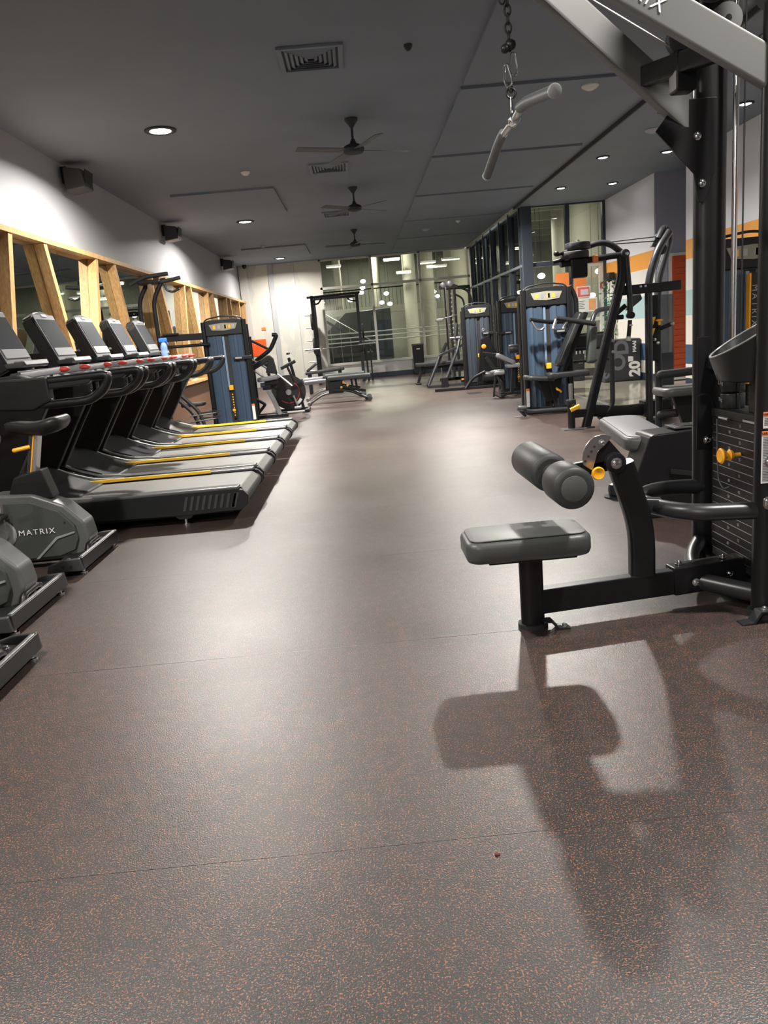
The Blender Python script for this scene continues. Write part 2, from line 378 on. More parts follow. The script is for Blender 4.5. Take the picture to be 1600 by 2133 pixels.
# right wall with painted bands and a recess
def band_mat():
    m = bpy.data.materials.new('painted_band_wall'); m.use_nodes = True; nt = m.node_tree; b = nt.nodes['Principled BSDF']
    tc = nt.nodes.new('ShaderNodeTexCoord'); sp = nt.nodes.new('ShaderNodeSeparateXYZ'); d = nt.nodes.new('ShaderNodeMath'); d.operation = 'DIVIDE'; d.inputs[1].default_value = 4
    cr = nt.nodes.new('ShaderNodeValToRGB'); cr.color_ramp.interpolation = 'CONSTANT'; e = cr.color_ramp.elements
    bands = [(0.0, (0.02, 0.03, 0.05)), (0.12, (0.72, 0.70, 0.65)), (0.33, (0.035, 0.075, 0.14)), (0.64, (0.72, 0.69, 0.62)), (1.07, (0.38, 0.53, 0.55)), (1.45, (0.70, 0.69, 0.67)), (1.90, (0.82, 0.36, 0.06)), (2.18, (0.74, 0.75, 0.80))]
    e[0].position = 0; e[0].color = (*bands[0][1], 1); e[1].position = bands[1][0] / 4; e[1].color = (*bands[1][1], 1)
    for z, c in bands[2:]: n = e.new(z / 4); n.color = (*c, 1)
    nt.links.new(tc.outputs['Object'], sp.inputs[0]); nt.links.new(sp.outputs['Z'], d.inputs[0]); nt.links.new(d.outputs[0], cr.inputs[0]); nt.links.new(cr.outputs[0], b.inputs['Base Color'])
    b.inputs['Roughness'].default_value = 0.5
    return m
BAND = band_mat()
WALLB = mat('grey_blue_paint', (0.34, 0.35, 0.42), 0.6)
wr = struct('wall_right', M().b2(5.1, 5.3, -3.1, 12.05, -0.2, CH + 0.1, 0), BAND)
M().b2(5.1, 5.3, 13.28, 16.0, -0.2, CH + 0.1, 0).o('far_section', BAND, wr)
M().b2(5.3, 6.4, 13.28, 13.45, -0.2, CH + 0.1, 0).o('recess_end', WALLB, wr)
M().b2(5.1, 5.3, 13.26, 13.30, 0.0, CH, 0).o('recess_corner', WALLB, wr)
M().b2(6.3, 6.4, 11.9, 13.4, -0.2, CH + 0.1, 0).o('recess_back', WALLB, wr)
M().b2(5.3, 6.4, 11.9, 12.05, -0.2, CH + 0.1, 0).o('recess_side', WALLB, wr)
dr = struct('door_1', M().b2(5.32, 6.1, 13.22, 13.28, 0.0, 2.1, 0.005), MULLW)
M().b2(5.36, 6.06, 13.205, 13.225, 0.05, 2.05, 0.003).o('door_leaf', REDP, dr)
for k in range(19): M().box((5.71, 13.198, 0.2 + 0.1 * k), (0.68, 0.014, 0.092), bev=0.003).o('slat', mat('rust_louvre', (0.45, 0.075, 0.02), 0.5), dr)
struct('wall_back', M().b2(-3.3, 5.3, -3.2, -3.0, -0.2, CH + 0.1, 0), WALLG)
struct('baseboard_right', M().b2(5.085, 5.1, -3.0, 12.0, 0, 0.11, 0.002), NAVYB)
# far wall with window and mural
def mural_mat():
    m = bpy.data.materials.new('far_wall_mural'); m.use_nodes = True; nt = m.node_tree; b = nt.nodes['Principled BSDF']; b.inputs['Roughness'].default_value = 0.7
    tc = nt.nodes.new('ShaderNodeTexCoord'); mp = nt.nodes.new('ShaderNodeMapping'); mp.inputs['Scale'].default_value = (1.1, 1, 0.45)
    n = nt.nodes.new('ShaderNodeTexNoise'); n.inputs['Scale'].default_value = 1.6; n.inputs['Detail'].default_value = 3
    cr = nt.nodes.new('ShaderNodeValToRGB'); cr.color_ramp.interpolation = 'EASE'; e = cr.color_ramp.elements
    e[0].position = 0.52; e[0].color = (0.64, 0.62, 0.56, 1); e[1].position = 0.55; e[1].color = (0.56, 0.55, 0.51, 1)
    nt.links.new(tc.outputs['Object'], mp.inputs[0]); nt.links.new(mp.outputs[0], n.inputs['Vector']); nt.links.new(n.outputs['Fac'], cr.inputs[0]); nt.links.new(cr.outputs[0], b.inputs['Base Color'])
    return m
MURAL = mural_mat()
wf = struct('wall_far', M().b2(-3.3, -0.88, 22.9, 23.1, -0.2, CH + 0.1, 0), MURAL)
M().b2(-0.88, 3.5, 22.9, 23.1, -0.2, 0.44, 0).o('sill_wall', WALLW, wf)
M().b2(-3.18, -2.95, 22.82, 22.9, 0, CH, 0.004).o('pilaster', WALLW, wf)
M().b2(-2.36, -2.22, 22.86, 22.9, 0, CH, 0.004).o('panel_joint', WALLG, wf)
for x in (-1.62,): M().b2(x, x + 0.015, 22.893, 22.9, 0, CH, 0.0).o('panel_joint', WALLG, wf)
struct('baseboard_far', M().b2(-3.2, 3.4, 22.86, 22.9, 0, 0.13, 0.003), NAVYB)
wn = struct('window_1', M().b2(-0.92, 3.42, 22.86, 22.96, 0.42, 0.49, 0.004), MULLW)
M().b2(-0.92, 3.42, 22.88, 22.95, CH - 0.05, CH, 0.004).o('head_frame', MULLW, wn)
M().b2(-0.92, 3.42, 22.88, 22.95, 2.59, 2.66, 0.004).o('transom', MULLW, wn)
for x in (-0.88, 0.58, 1.97, 3.38): M().b2(x - 0.035, x + 0.035, 22.88, 22.95, 0.45, CH, 0.004).o('mullion', MULLW, wn)
for a, b in ((-0.845, 0.545), (0.615, 1.935), (2.005, 3.345)):
    M().b2(a, b, 22.91, 22.918, 0.49, 2.59, 0).o('pane', GLASS, wn); M().b2(a, b, 22.91, 22.918, 2.66, CH - 0.05, 0).o('pane', GLASS, wn)
# right glazed wall
wg = struct('window_2', M().b2(3.41, 3.51, 15.9, 22.9, 0.0, 0.09, 0.004), MULL)
M().b2(3.42, 3.5, 15.9, 22.9, CH - 0.06, CH, 0.004).o('head_frame', MULL, wg)
M().b2(3.40, 3.46, 15.9, 22.9, 2.26, 2.31, 0.004).o('transom', mat('steel_transom', (0.25, 0.28, 0.33), 0.35, 0.4), wg)
ys = [16.0, 17.1, 18.2, 19.3, 20.4, 21.5, 22.6]
for i, y in enumerate(ys): M().b2(3.40, 3.49, y - 0.035, y + 0.035, 0, CH, 0.004).o('mullion', MULL, wg)
for a, b in zip(ys, ys[1:]):
    M().b2(3.47, 3.478, a + 0.046, b - 0.046, 0.09, 2.26, 0).o('pane', GLASS, wg); M().b2(3.47, 3.478, a + 0.046, b - 0.046, 2.31, CH - 0.06, 0).o('pane', GLASS, wg)
wp = struct('window_3', M().b2(3.42, 3.62, 15.78, 16.0, 0.0, CH, 0.006), MULL)
M().b2(3.6, 5.1, 15.86, 15.95, CH - 0.06, CH, 0.004).o('head_frame', MULL, wp)
M().b2(3.6, 5.1, 15.82, 15.95, 2.24, 2.33, 0.004).o('transom', MULL, wp)
M().b2(3.6, 4.33, 15.86, 15.95, 0.0, 0.6, 0.004).o('kick_panel', GREY, wp)
M().b2(4.30, 4.38, 15.84, 15.95, 0.0, CH, 0.004).o('mullion', MULL, wp)
M().b2(5.04, 5.1, 15.84, 15.95, 0.0, CH, 0.004).o('mullion', MULL, wp)
for a, b in ((3.62, 4.30), (4.38, 5.04)):
    M().b2(a, b, 15.9, 15.908, 2.33, CH - 0.06, 0).o('pane', GLASS, wp)
M().b2(3.62, 4.30, 15.9, 15.908, 0.6, 2.24, 0).o('pane', GLASS, wp)
gd = struct('door_2', M().b2(4.38, 5.04, 15.85, 15.93, 2.16, 2.24, 0.004), MULLW)
M().b2(4.38, 4.43, 15.85, 15.93, 0, 2.16, 0.004).o('stile', MULL, gd); M().b2(4.95, 5.04, 15.85, 15.93, 0, 2.16, 0.004).o('stile', MULLW, gd)
M().b2(4.43, 4.95, 15.85, 15.93, 1.1, 1.17, 0.004).o('rail', MULLW, gd); M().b2(4.43, 4.95, 15.86, 15.92, 0, 0.16, 0.004).o('kick_plate', GREY, gd)
M().b2(4.43, 4.95, 15.886, 15.894, 0.16, 2.16, 0).o('pane', GLASS, gd)
# ================================================================ LOBBY behind the glazing
lf = struct('trim_1', M().b2(-7, 16, 23.15, 42, -0.3, -0.02, 0), LOBF); lf.name = 'lobby_floor'
l2 = struct('lobby_side_floor', M().b2(3.6, 16, 16.0, 23.15, -0.3, -0.02, 0), LOBF)
struct('lobby_ceiling', M().b2(-7, 16, 23.15, 42, 4.9, 5.1, 0), LOBC)
struct('lobby_side_ceiling', M().b2(3.6, 16, 16.0, 23.15, 4.9, 5.1, 0), LOBC)
struct('lobby_wall', M().b2(-7, 16, 34.0, 34.2, 0, 5, 0), LOBW); struct('lobby_side_wall', M().b2(15.5, 15.7, 16, 42, 0, 5, 0), LOBW)
struct('lobby_left_wall', M().b2(-7, -6.8, 23.1, 42, 0, 5, 0), LOBW); struct('lobby_near_wall', M().b2(5.3, 16, 15.96, 16.1, 0, 5, 0), LOBW)
cols = [('round cream lobby column behind the middle pane of the far window', 1.95, 27.0, 0.22), ('thicker cream lobby column just right of the middle window column', 2.62, 28.0, 0.27),
        ('broad cream lobby column behind the right pane of the far window', 3.75, 28.6, 0.40), ('slim cream lobby column behind the left pane of the far window', -0.55, 31.0, 0.16),
        ('slim cream lobby column near the first window mullion', 1.0, 32.0, 0.16), ('big round column behind the glazed side wall', 6.4, 21.5, 0.42), ('round column behind the glass partition door', 6.9, 25.5, 0.42),
        ('distant round column far along the side lobby', 10.5, 24.0, 0.40)]
for lb, x, y, r in cols:
    tag(M().lathe([(r * 1.12, -0.02), (r * 1.12, 0.12), (r, 0.16), (r, 4.7), (r * 1.15, 4.78), (r * 1.15, 4.9)], (x, y, 0), seg=28).o('column', COLM), lb, 'column')
for k in range(6):
    tag(M().b2(-6.5, 15, 24.6 + 2.3 * k, 24.8 + 2.3 * k, 4.45, 4.9, 0.01).o('ceiling_beam', LOBC), 'exposed beam crossing under the lobby ceiling', 'beam', 'lobby ceiling beams')
def strip(x, y, z, L, lb, along='x', grp='lobby strip lamps'):
    t = thing('strip_lamp', lb, 'lamp', (x, y, z), 0 if along == 'x' else PI / 2, grp)
    M(True).b2(-L / 2, L / 2, -0.07, 0.07, 0, 0.06).o('housing', MULLW, t); M(True).b2(-L / 2 + 0.02, L / 2 - 0.02, -0.055, 0.055, -0.02, 0.0, 0.004).o('diffuser', LAMPL, t)
    M(True).tube([(0, 0, 0.06), (0, 0, 4.9 - z)], 0.006, seg=6).o('drop_rod', SATIN, t)
    return t
ORD = ['leftmost', 'second from left', 'third from left', 'fourth from left', 'fifth from left', 'sixth from left', 'seventh from left', 'eighth from left', 'ninth from left']
for kk_, (x, y, z, L) in enumerate([(-0.55, 26.6, 3.52, 0.5), (1.38, 26.45, 3.56, 0.55), (1.75, 26.5, 3.13, 0.5), (2.62, 27.25, 3.44, 0.6), (2.95, 27.4, 3.3, 0.7), (3.3, 26.2, 3.4, 0.6)]):
    strip(x, y, z, L, 'bright lobby strip lamp, ' + ORD[kk_] + ' of six beyond the far window')
NEAR = ['nearest', 'second nearest', 'third nearest', 'fourth nearest', 'fifth nearest', 'sixth nearest', 'seventh nearest', 'farthest', 'ninth']
SL = sorted([(4.9, 19.5, 3.9, 1.2), (4.6, 22.9, 3.5, 0.9), (5.3, 25.3, 3.2, 1.0), (8.2, 26.0, 3.0, 1.3), (9.5, 21.0, 3.6, 1.4), (7.2, 18.6, 3.4, 1.2), (12.8, 24.0, 2.9, 1.4), (12.5, 19.0, 3.2, 1.5)], key=lambda q: q[0] ** 2 + q[1] ** 2)
for kk_, (x, y, z, L) in enumerate(SL):
    strip(x, y, z, L, NEAR[kk_] + ' of eight strip lamps in the side lobby behind the glazed wall', grp='side lobby strip lamps')
GL = [(0.38, 26.6, 2.98), (0.35, 27.0, 2.80), (0.30, 27.3, 2.66), (1.15, 27.3, 2.56), (0.98, 27.5, 2.28), (1.24, 27.1, 2.2), (-0.1, 27.6, 2.45), (2.95, 28.8, 2.55), (3.1, 29.2, 2.4), (4.4, 18.4, 2.2), (4.3, 20.2, 1.9), (5.0, 21.4, 2.0), (6.0, 19.8, 1.7), (5.5, 17.6, 2.15), (5.9, 17.9, 1.75), (8.5, 22.5, 2.1), (10.0, 26.5, 1.9)]
GA = sorted([q for q in GL if q[1] > 26.5 and q[0] < 4], key=lambda q: q[0] + 0.01 * q[2]); GB = sorted([q for q in GL if q not in GA], key=lambda q: q[0] ** 2 + q[1] ** 2)
for kk_, (x, y, z) in enumerate(GA + GB):
    lb = ('small glowing globe lamp, ' + ORD[kk_] + ' of nine beyond the far window') if kk_ < len(GA) else ('small globe lamp in the side lobby, ' + NEAR[kk_ - len(GA)] + ' of eight')
    t = thing('globe_lamp', lb, 'lamp', (x, y, z), 0, 'lobby globe lamps')
    M(True).ell((0, 0, 0), (0.09, 0.09, 0.065)).o('globe', LAMPL, t); M(True).tube([(0, 0, 0.06), (0, 0, 4.9 - z)], 0.005, seg=6).o('cord', SATIN, t)
# kiosk, stair, handrails beyond the far window
kk = thing('lobby_kiosk', 'dark sloping-topped kiosk standing in the lobby beyond the far window', 'kiosk', (0.3, 26.4, 0))
M().prism([(-0.95, 0), (-0.95, 1.45), (-0.3, 2.0), (1.2, 2.05), (1.2, 0)], 'xz', 26.2, 28.4, 0.02).o('body', mat('kiosk_dark', (0.055, 0.06, 0.058), 0.35), kk)
M().b2(0.55, 1.15, 26.15, 26.2, 0.5, 1.7, 0.01).o('door_panel', SHROUDD, kk); M().b2(-0.7, 0.4, 26.15, 26.2, 0.7, 1.2, 0.01).o('side_panel', SATIN, kk)
hr = thing('lobby_handrail', 'triple white handrail running past the far window outside', 'handrail', (0.8, 23.6, 0))
for z in (1.06, 1.19, 1.32): M().tube([(-0.9, 23.6, z), (3.1, 23.6, z - 0.015)], 0.018, seg=10).o('rail', WHITE, hr)
for x in (-0.9, 0.6, 2.0, 3.1): M().tube([(x, 23.63, -0.02), (x, 23.63, 1.32)], 0.02, seg=8).o('baluster', STEEL, hr)
sr = thing('lobby_stair', 'dark stair with thin rail climbing in the lobby beyond the left pane', 'stair', (-0.4, 25, 0))
M().bar((-0.9, 25.2, 1.75), (0.6, 25.2, 0.7), 0.9, 0.08).o('flight', SATIN, sr); M().tube([(-0.9, 24.8, 1.95), (0.6, 24.8, 0.95)], 0.015).o('stair_rail', STEEL, sr)
for k in range(5): M().tube([(-0.8 + 0.3 * k, 24.8, 0.0), (-0.8 + 0.3 * k, 24.8, 1.9 - 0.2 * k)], 0.008, seg=6).o('baluster', STEEL, sr)
bl = thing('balcony_rail', 'dark balcony railing across the lobby upper floor', 'railing', (0.5, 30, 2.2))
M().b2(-3, 4, 30.0, 30.3, 2.0, 2.25, 0.01).o('balcony_edge', LOBC, bl)
for x in (-2.9, 3.9): M().b2(x - 0.1, x + 0.1, 30.05, 30.25, -0.02, 2.0, 0.01).o('balcony_post', LOBC, bl); M().b2(-3, 4, 30.0, 30.04, 2.9, 2.94, 0.004).o('top_rail', SATIN, bl)
mm = M()
for k in range(46): mm.b2(-3 + 0.15 * k, -2.985 + 0.15 * k, 30.01, 30.03, 2.25, 2.9, 0)
mm.o('baluster', SATIN, bl, kind='stuff')
# ================================================================ CEILING ITEMS
def downlight(x, y, r, glow, lb, cat='ceiling light', group=None):
    t = thing('downlight', lb, cat, (x, y, CH), 0, group)
    zc = 0 if x < 3.3 else -0.035
    M(True).lathe([(r * 0.82, zc - 0.001), (r * 1.28, zc - 0.001), (r * 1.28, zc - 0.012), (r * 1.05, zc - 0.02), (r * 0.88, zc - 0.014), (r * 0.82, zc - 0.004)], (0, 0, 0), seg=28).o('bezel', CEILD, t)
    M(True).lathe([(r * 0.86, zc - 0.006), (r * 0.86, zc - 0.012), (r * 0.6, zc - 0.018)], (0, 0, 0), seg=28).o('lens', glow, t)
    return t
nm = ['left behind the viewer', 'right behind the viewer', 'largest, at the left near the first wall speaker', 'just behind the hanging lat bar', 'second in the left row over the treadmills', 'right of the ceiling fans, in mid room', 'last in the left row near the far wall']
for (x, y), n in zip(MAINS, nm): downlight(x, y, 0.125, LAMP, 'warm round ceiling downlight, ' + n)
nn_ = ['near pair left, above the lat tower', 'near pair right, above the lat tower', 'left one beside the upper right mast', 'right one beside the upper right mast', 'left one of the third pair by the banded wall', 'right one of the third pair by the banded wall', 'left one of the last pair before the glass', 'right one of the last pair before the glass']
for (x, y), n in zip(SMALL, nn_): downlight(x, y, 0.075, LAMPC, 'small cool bulkhead downlight, ' + n)
def vent(y, lb):
    t = thing('ceiling_vent', lb, 'vent', (-0.16, y, CH))
    f = M(True)
    for (a, b, c, d) in ((-0.26, -0.22, -0.28, 0.28), (0.22, 0.26, -0.28, 0.28), (-0.22, 0.22, -0.28, -0.24), (-0.22, 0.22, 0.24, 0.28)): f.b2(a, b, c, d, -0.022, 0, 0.003)
    f.o('frame', CEIL, t); M(True).b2(-0.23, 0.23, -0.25, 0.25, -0.003, 0, 0).o('backing', CEILD, t)
    for k in range(5):
        r = 0.19 - k * 0.038
        for sx, sy, L, wd in ((-1, 0, 0, 0), (1, 0, 0, 0), (0, -1, 0, 0), (0, 1, 0, 0)):
            c = (sx * r, sy * r * 1.1, -0.014); d = (0.026, 2 * r * 1.1, 0.003) if sx else (2 * r, 0.026, 0.003)
            M(True).box(c, d, rot=(0.5 * sy, -0.5 * sx, 0), bev=0).o('slat', CEIL, t)
    return t
vent(6.85, 'square louvred ceiling vent nearest the viewer'); vent(10.95, 'square louvred ceiling vent behind the first fan'); vent(14.85, 'square louvred ceiling vent behind the second fan')
def fan(y, rz, lb):
    t = thing('ceiling_fan', lb, 'fan', (0.15, y, CH), rz)
    M(True).lathe([(0.07, 0), (0.07, -0.02), (0.03, -0.07), (0.018, -0.09)], (0, 0, 0)).o('ceiling_cup', CEILD, t)
    M(True).cyl((0, 0, -0.26), (0, 0, -0.06), 0.013).o('rod', CEILD, t)
    M(True).lathe([(0.02, -0.20), (0.035, -0.24), (0.10, -0.27), (0.115, -0.30), (0.10, -0.335), (0.04, -0.35)], (0, 0, 0)).o('motor', CEILD, t)
    for k in range(4):
        Rm = Matrix.Rotation(k * PI / 2 + 0.4, 3, 'Z') @ Matrix.Rotation(0.2, 3, 'X')
        M(True).box(Matrix.Rotation(k * PI / 2 + 0.4, 3, 'Z') @ Vector((0.38, 0, -0.31)), (0.52, 0.10, 0.006), bev=0.002, mat3=Rm).o('blade', mat('fan_blade', (0.07, 0.075, 0.085), 0.4), t)
    return t
fan(8.72, 0.0, 'dark four bladed ceiling fan nearest the viewer'); fan(12.48, 0.35, 'dark four bladed ceiling fan in the middle of the row'); fan(17.2, -0.2, 'dark four bladed ceiling fan farthest away by the window')
def detector(x, y, lb, r=0.07, m_=None):
    z = CH if x < 3.3 else CH - 0.035
    if 1.2 < x < 3.2: z = CH - 0.028
    tag(M().lathe([(r, 0), (r, -0.012), (r * 0.75, -0.03), (r * 0.4, -0.045), (r * 0.3, -0.045)], (x, y, z), seg=18).o('smoke_detector', m_ or MULLW), lb, 'smoke detector')
detector(2.5, 8.15, 'pale round smoke detector right of the lat bar', 0.085); detector(3.9, 10.2, 'grey flat detector in the bulkhead above the gusset plate', 0.1, WALLB)
detector(0.62, 6.75, 'dark round sprinkler cap right of the nearest vent', 0.035, CEILD); detector(-1.25, 10.8, 'small pale sensor on the ceiling between the left downlights', 0.06)
detector(-1.95, 18.6, 'dim ceiling detector left of the farthest left downlight', 0.06, WALLB); detector(1.75, 17.9, 'faint round detector ahead of the far window', 0.09, WALLB); detector(2.35, 17.0, 'small pale sensor near the right far ceiling panel', 0.05)
for y, z, lb in ((9.55, 3.22, 'dark wall speaker nearest the viewer high on the left wall'), (14.2, 3.22, 'dark wall speaker in the middle high on the left wall'), (20.1, 3.22, 'dark wall speaker farthest away high on the left wall')):
    t = thing('wall_speaker', lb, 'speaker', (-3.19, y, z))
    M().prism([(-3.14, z - 0.13), (-3.14, z + 0.13), (-2.93, z + 0.10), (-2.90, z - 0.10)], 'xz', y - 0.15, y + 0.15, 0.02).o('cabinet', GREY, t)
    M().box((-2.905, y, z), (0.01, 0.26, 0.19), rot=(0, 0.15, 0), bev=0.004).o('grille', SATIN, t); M().b2(-3.2, -3.13, y - 0.03, y + 0.03, z - 0.02, z + 0.16).o('bracket', BLACK, t)
t = thing('dome_camera', 'small black dome camera in the far left ceiling corner', 'camera', (-2.95, 22.5, CH))
M(True).lathe([(0.06, 0), (0.06, -0.04), (0.05, -0.08), (0.02, -0.11)], (0, 0, 0)).o('dome', BLACK, t)
# far wall bits
t = thing('wall_sign', 'orange red panel on the far wall at the left corner', 'sign', (-2.9, 22.85, 1.14)); M().b2(-3.16, -2.63, 22.80, 22.83, 0.91, 1.37, 0.003).o('board', REDP, t)
tag(M().b2(-2.72, -2.6, 22.885, 22.9, 1.62, 1.70, 0.002).o('notice', LABELO), 'tiny orange notice above the orange red panel', 'notice')
text('emblem', '(*)', 0.12, (-3.0, 22.798, 1.28), FACE_NY, WHITE, t)
# ================================================================ TREADMILLS (five alike)
def make_treadmill():
    y = 5.78; hw = 0.44
    t = thing('treadmill', '', 'treadmill', (-1.9, y, 0), 0, 'row of treadmills along the mirrored wall')
    prof = [(-0.93, 0.075), (-0.875, 0.12), (-0.865, 0.18), (-0.90, 0.222), (-0.98, 0.235), (-2.5, 0.235), (-2.5, 0.09), (-1.32, 0.075)]
    for sgn in (-1, 1):
        a = y + sgn * hw; b = y + sgn * (hw - 0.035)
        M().prism(prof, 'xz', min(a, b), max(a, b), 0.008).o('side_skirt', SATIN, t)
        a2, b2_ = y + sgn * (hw + 0.004), y + sgn * (hw - 0.10)
        r = M().b2(-2.3, -0.93, min(a2, b2_), max(a2, b2_), 0.228, 0.252, 0.009).o('side_rail', RAILG, t)
        i0 = y + sgn * (hw - 0.104)
        M().b2(-2.32, -1.27, i0 - 0.007, i0 + 0.007, 0.238 if sgn > 0 else 0.232, 0.262 if sgn > 0 else 0.246, 0.003).o('grip_strip', YELLOW, r, 'yellow strip')
    for k in range(9):
        x = -1.34 + k * 0.043
        M().prism([(x, 0.105), (x + 0.02, 0.105), (x + 0.05, 0.205), (x + 0.03, 0.205)], 'xz', y - hw - 0.006, y - hw + 0.004, 0.001).o('vent_slat', GREY, t)
    M().prism([(-1.0, 0.10), (-0.965, 0.10), (-0.93, 0.205), (-0.965, 0.205)], 'xz', y - hw - 0.006, y - hw + 0.004, 0.002).o('end_badge', GREY, t)
    M().prism([(-0.90, 0.12), (-0.885, 0.18), (-0.93, 0.228), (-2.4, 0.228), (-2.4, 0.13), (-1.1, 0.10)], 'xz', y - 0.335, y + 0.335, 0.012).o('running_belt', BELT, t)
    M().tube([(-0.93, y - hw + 0.04, 0.15), (-0.93, y + hw - 0.04, 0.15)], 0.05, seg=16).o('rear_roller', RUBB, t)
    M().b2(-2.75, -1.0, y - 0.36, y + 0.36, 0.05, 0.10, 0.01).o('under_frame', RUBB, t)
    for sy in (-1, 1):
        M().prism([(-1.42, 0.08), (-1.26, 0.08), (-1.30, 0.045), (-1.38, 0.045)], 'xz', y + sy * 0.40 - 0.03, y + sy * 0.40 + 0.03, 0.004).o('foot_bracket', SATIN, t)
        M().lathe([(0.03, 0), (0.03, 0.012), (0.012, 0.016), (0.012, 0.05)], (-1.34, y + sy * 0.40, 0), seg=14).o('foot', CHROME, t)
        M().lathe([(0.035, 0), (0.035, 0.02), (0.02, 0.03), (0.02, 0.10)], (-2.8, y + sy * 0.33, 0), seg=14).o('foot', RUBB, t)
    # motor hood
    m = M().prism([(-2.98, 0.06), (-2.98, 0.36), (-2.90, 0.44), (-2.70, 0.455), (-2.55, 0.41), (-2.38, 0.31), (-2.22, 0.255), (-2.12, 0.24), (-2.12, 0.06)], 'xz', y - 0.40, y + 0.40, 0.03, 3)
    m.o('motor_hood', SATIN, t)
    for sy in (-1, 1):
        M().tube([(-2.62, y + sy * 0.385, 0.43), (-2.42, y + sy * 0.39, 0.33), (-2.22, y + sy * 0.395, 0.262), (-1.98, y + sy * 0.395, 0.246)], 0.012, 0.06, flat=(0.03, 0.022)).o('hood_trim', BIKEL, t)
    # masts
    for sy in (-1, 1):
        yy = y + sy * 0.40
        M().prism([(-2.80, 0.36), (-2.50, 0.36), (-2.13, 0.97), (-2.15, 1.02), (-2.52, 1.02)], 'xz', yy - 0.03, yy + 0.03, 0.014).o('mast', BLACK, t)
        M().tube([(-2.485, yy - 0.018, 0.40), (-2.12, yy - 0.018, 0.97)], 0.008, seg=8).o('mast_edge', GREY, t)
        # hand rail side unit
        M().prism([(-2.66, 0.93), (-2.66, 1.09), (-2.55, 1.125), (-2.12, 1.12), (-2.12, 0.955), (-2.25, 0.90)], 'xz', yy - 0.045, yy + 0.045, 0.018).o('rail_housing', SATIN, t)
        M().tube([(-2.2, yy, 1.085), (-1.71, yy, 1.10), (-1.76, yy, 1.0), (-1.87, yy, 0.935), (-2.3, yy, 0.925)], 0.02, 0.05, flat=(0.065, 0.06, 0.8), up=(0, 1, 0)).o('handrail', BLACK, t)
        M().prism([(-2.25, 1.03), (-1.86, 1.045), (-1.80, 1.10), (-2.25, 1.10)], 'xz', yy - 0.03, yy + 0.03, 0.012).o('upper_rail', SATIN, t)
        M().ell((-1.715, yy, 1.105), (0.02, 0.028, 0.014)).o('rail_tip', LIP, t)
    # dash with grips
    M().prism([(-2.64, 0.98), (-2.64, 1.13), (-2.34, 1.15), (-2.22, 1.10), (-2.34, 1.0)], 'xz', y - 0.38, y + 0.38, 0.02).o('dash', SATIN, t)
    for sy in (-1, 1):
        g = M().tube([(-2.36, y + sy * 0.26, 1.14), (-2.10, y + sy * 0.22, 1.155)], 0.02, flat=(0.05, 0.03)).o('grip', LIP, t)
        M().ell((-2.08, y + sy * 0.215, 1.158), (0.045, 0.026, 0.02)).o('grip_end', RED, g, 'red grip end')
    M().tube([(-2.30, y - 0.12, 1.14), (-2.22, y, 1.16), (-2.30, y + 0.12, 1.14)], 0.012, 0.05, seg=8).o('front_grip', STEEL, t)
    # console: slab leaning away from the runner
    a = 0.39; Rm = Matrix.Rotation(-a, 3, 'Y')  # local z up along the screen
    def cp(u, v, d): return Vector((-2.50, y, 1.18)) + Rm @ Vector((d, v, u))
    m = M(); outl = [(-0.02, -0.235), (-0.02, 0.235), (0.36, 0.245), (0.43, 0.22), (0.465, 0.14), (0.475, 0.0), (0.465, -0.14), (0.43, -0.22), (0.36, -0.245)]
    n = len(outl); vs = [cp(u, v, 0.05) for u, v in outl] + [cp(u, v, -0.055) for u, v in outl]
    nv = m._add(vs, [tuple(range(n)), tuple(range(2 * n - 1, n - 1, -1))] + [(i, (i + 1) % n, n + (i + 1) % n, n + i) for i in range(n)])
    bmesh.ops.bevel(m.bm, geom=list({e for v in nv for e in v.link_edges}), offset=0.014, segments=2, affect='EDGES'); m.bev = True
    con = m.o('console', SATIN, t)
    m = M(); m.box(cp(0.225, 0, 0.054), (0.008, 0.43, 0.43), mat3=Rm, bev=0.003); m.o('bezel', mat('bezel_silver', (0.20, 0.20, 0.21), 0.3, 0.3), con)
    m = M(); m.box(cp(0.26, 0, 0.060), (0.006, 0.395, 0.27), mat3=Rm, bev=0.002); m.o('screen', SCREEN, con)
    m = M(); m.box(cp(0.43, 0, 0.060), (0.008, 0.10, 0.025), mat3=Rm, bev=0.003); m.o('fan_grille', LIP, con)
    m = M(); m.box(cp(0.10, 0, 0.062), (0.008, 0.40, 0.07), mat3=Rm, bev=0.003); m.o('key_panel', mat('key_grey', (0.22, 0.22, 0.23), 0.4), con)
    for u, d in ((0.035, 0.085), (-0.04, 0.095)):
        M().prism([(cp(u, 0, 0.03).x, cp(u, 0, 0).z - 0.02), (cp(u, 0, 0.03).x, cp(u, 0, 0).z + 0.015), (-2.50 + d + 0.07, cp(u, 0, 0).z + 0.025), (-2.50 + d + 0.06, cp(u, 0, 0).z - 0.02)], 'xz', y - 0.23, y + 0.23, 0.008).o('tray', GREY, con)
        M().b2(-2.50 + d + 0.0, -2.50 + d + 0.066, y - 0.215, y + 0.215, cp(u, 0, 0).z + 0.02, cp(u, 0, 0).z + 0.03, 0.003).o('tray_lip', LIP, con); M().box((-2.50 + d + 0.07, y, cp(u, 0, 0).z + 0.012), (0.006, 0.40, 0.030), rot=(0, -0.5, 0), bev=0.002).o('tray_face', LIP, con)
    M().tube([(-2.62, y - 0.25, 1.24), (-2.605, y - 0.25, 1.20)], 0.01, flat=(0.006, 0.03)).o('side_sticker', WHITE, con)
    for sy in (-1, 1): M().b2(-2.72, -2.60, y + sy * 0.15 - 0.03, y + sy * 0.15 + 0.03, 0.95, 1.3, 0.01).o('console_stem', BLACK, t)
    return t
tm = make_treadmill()
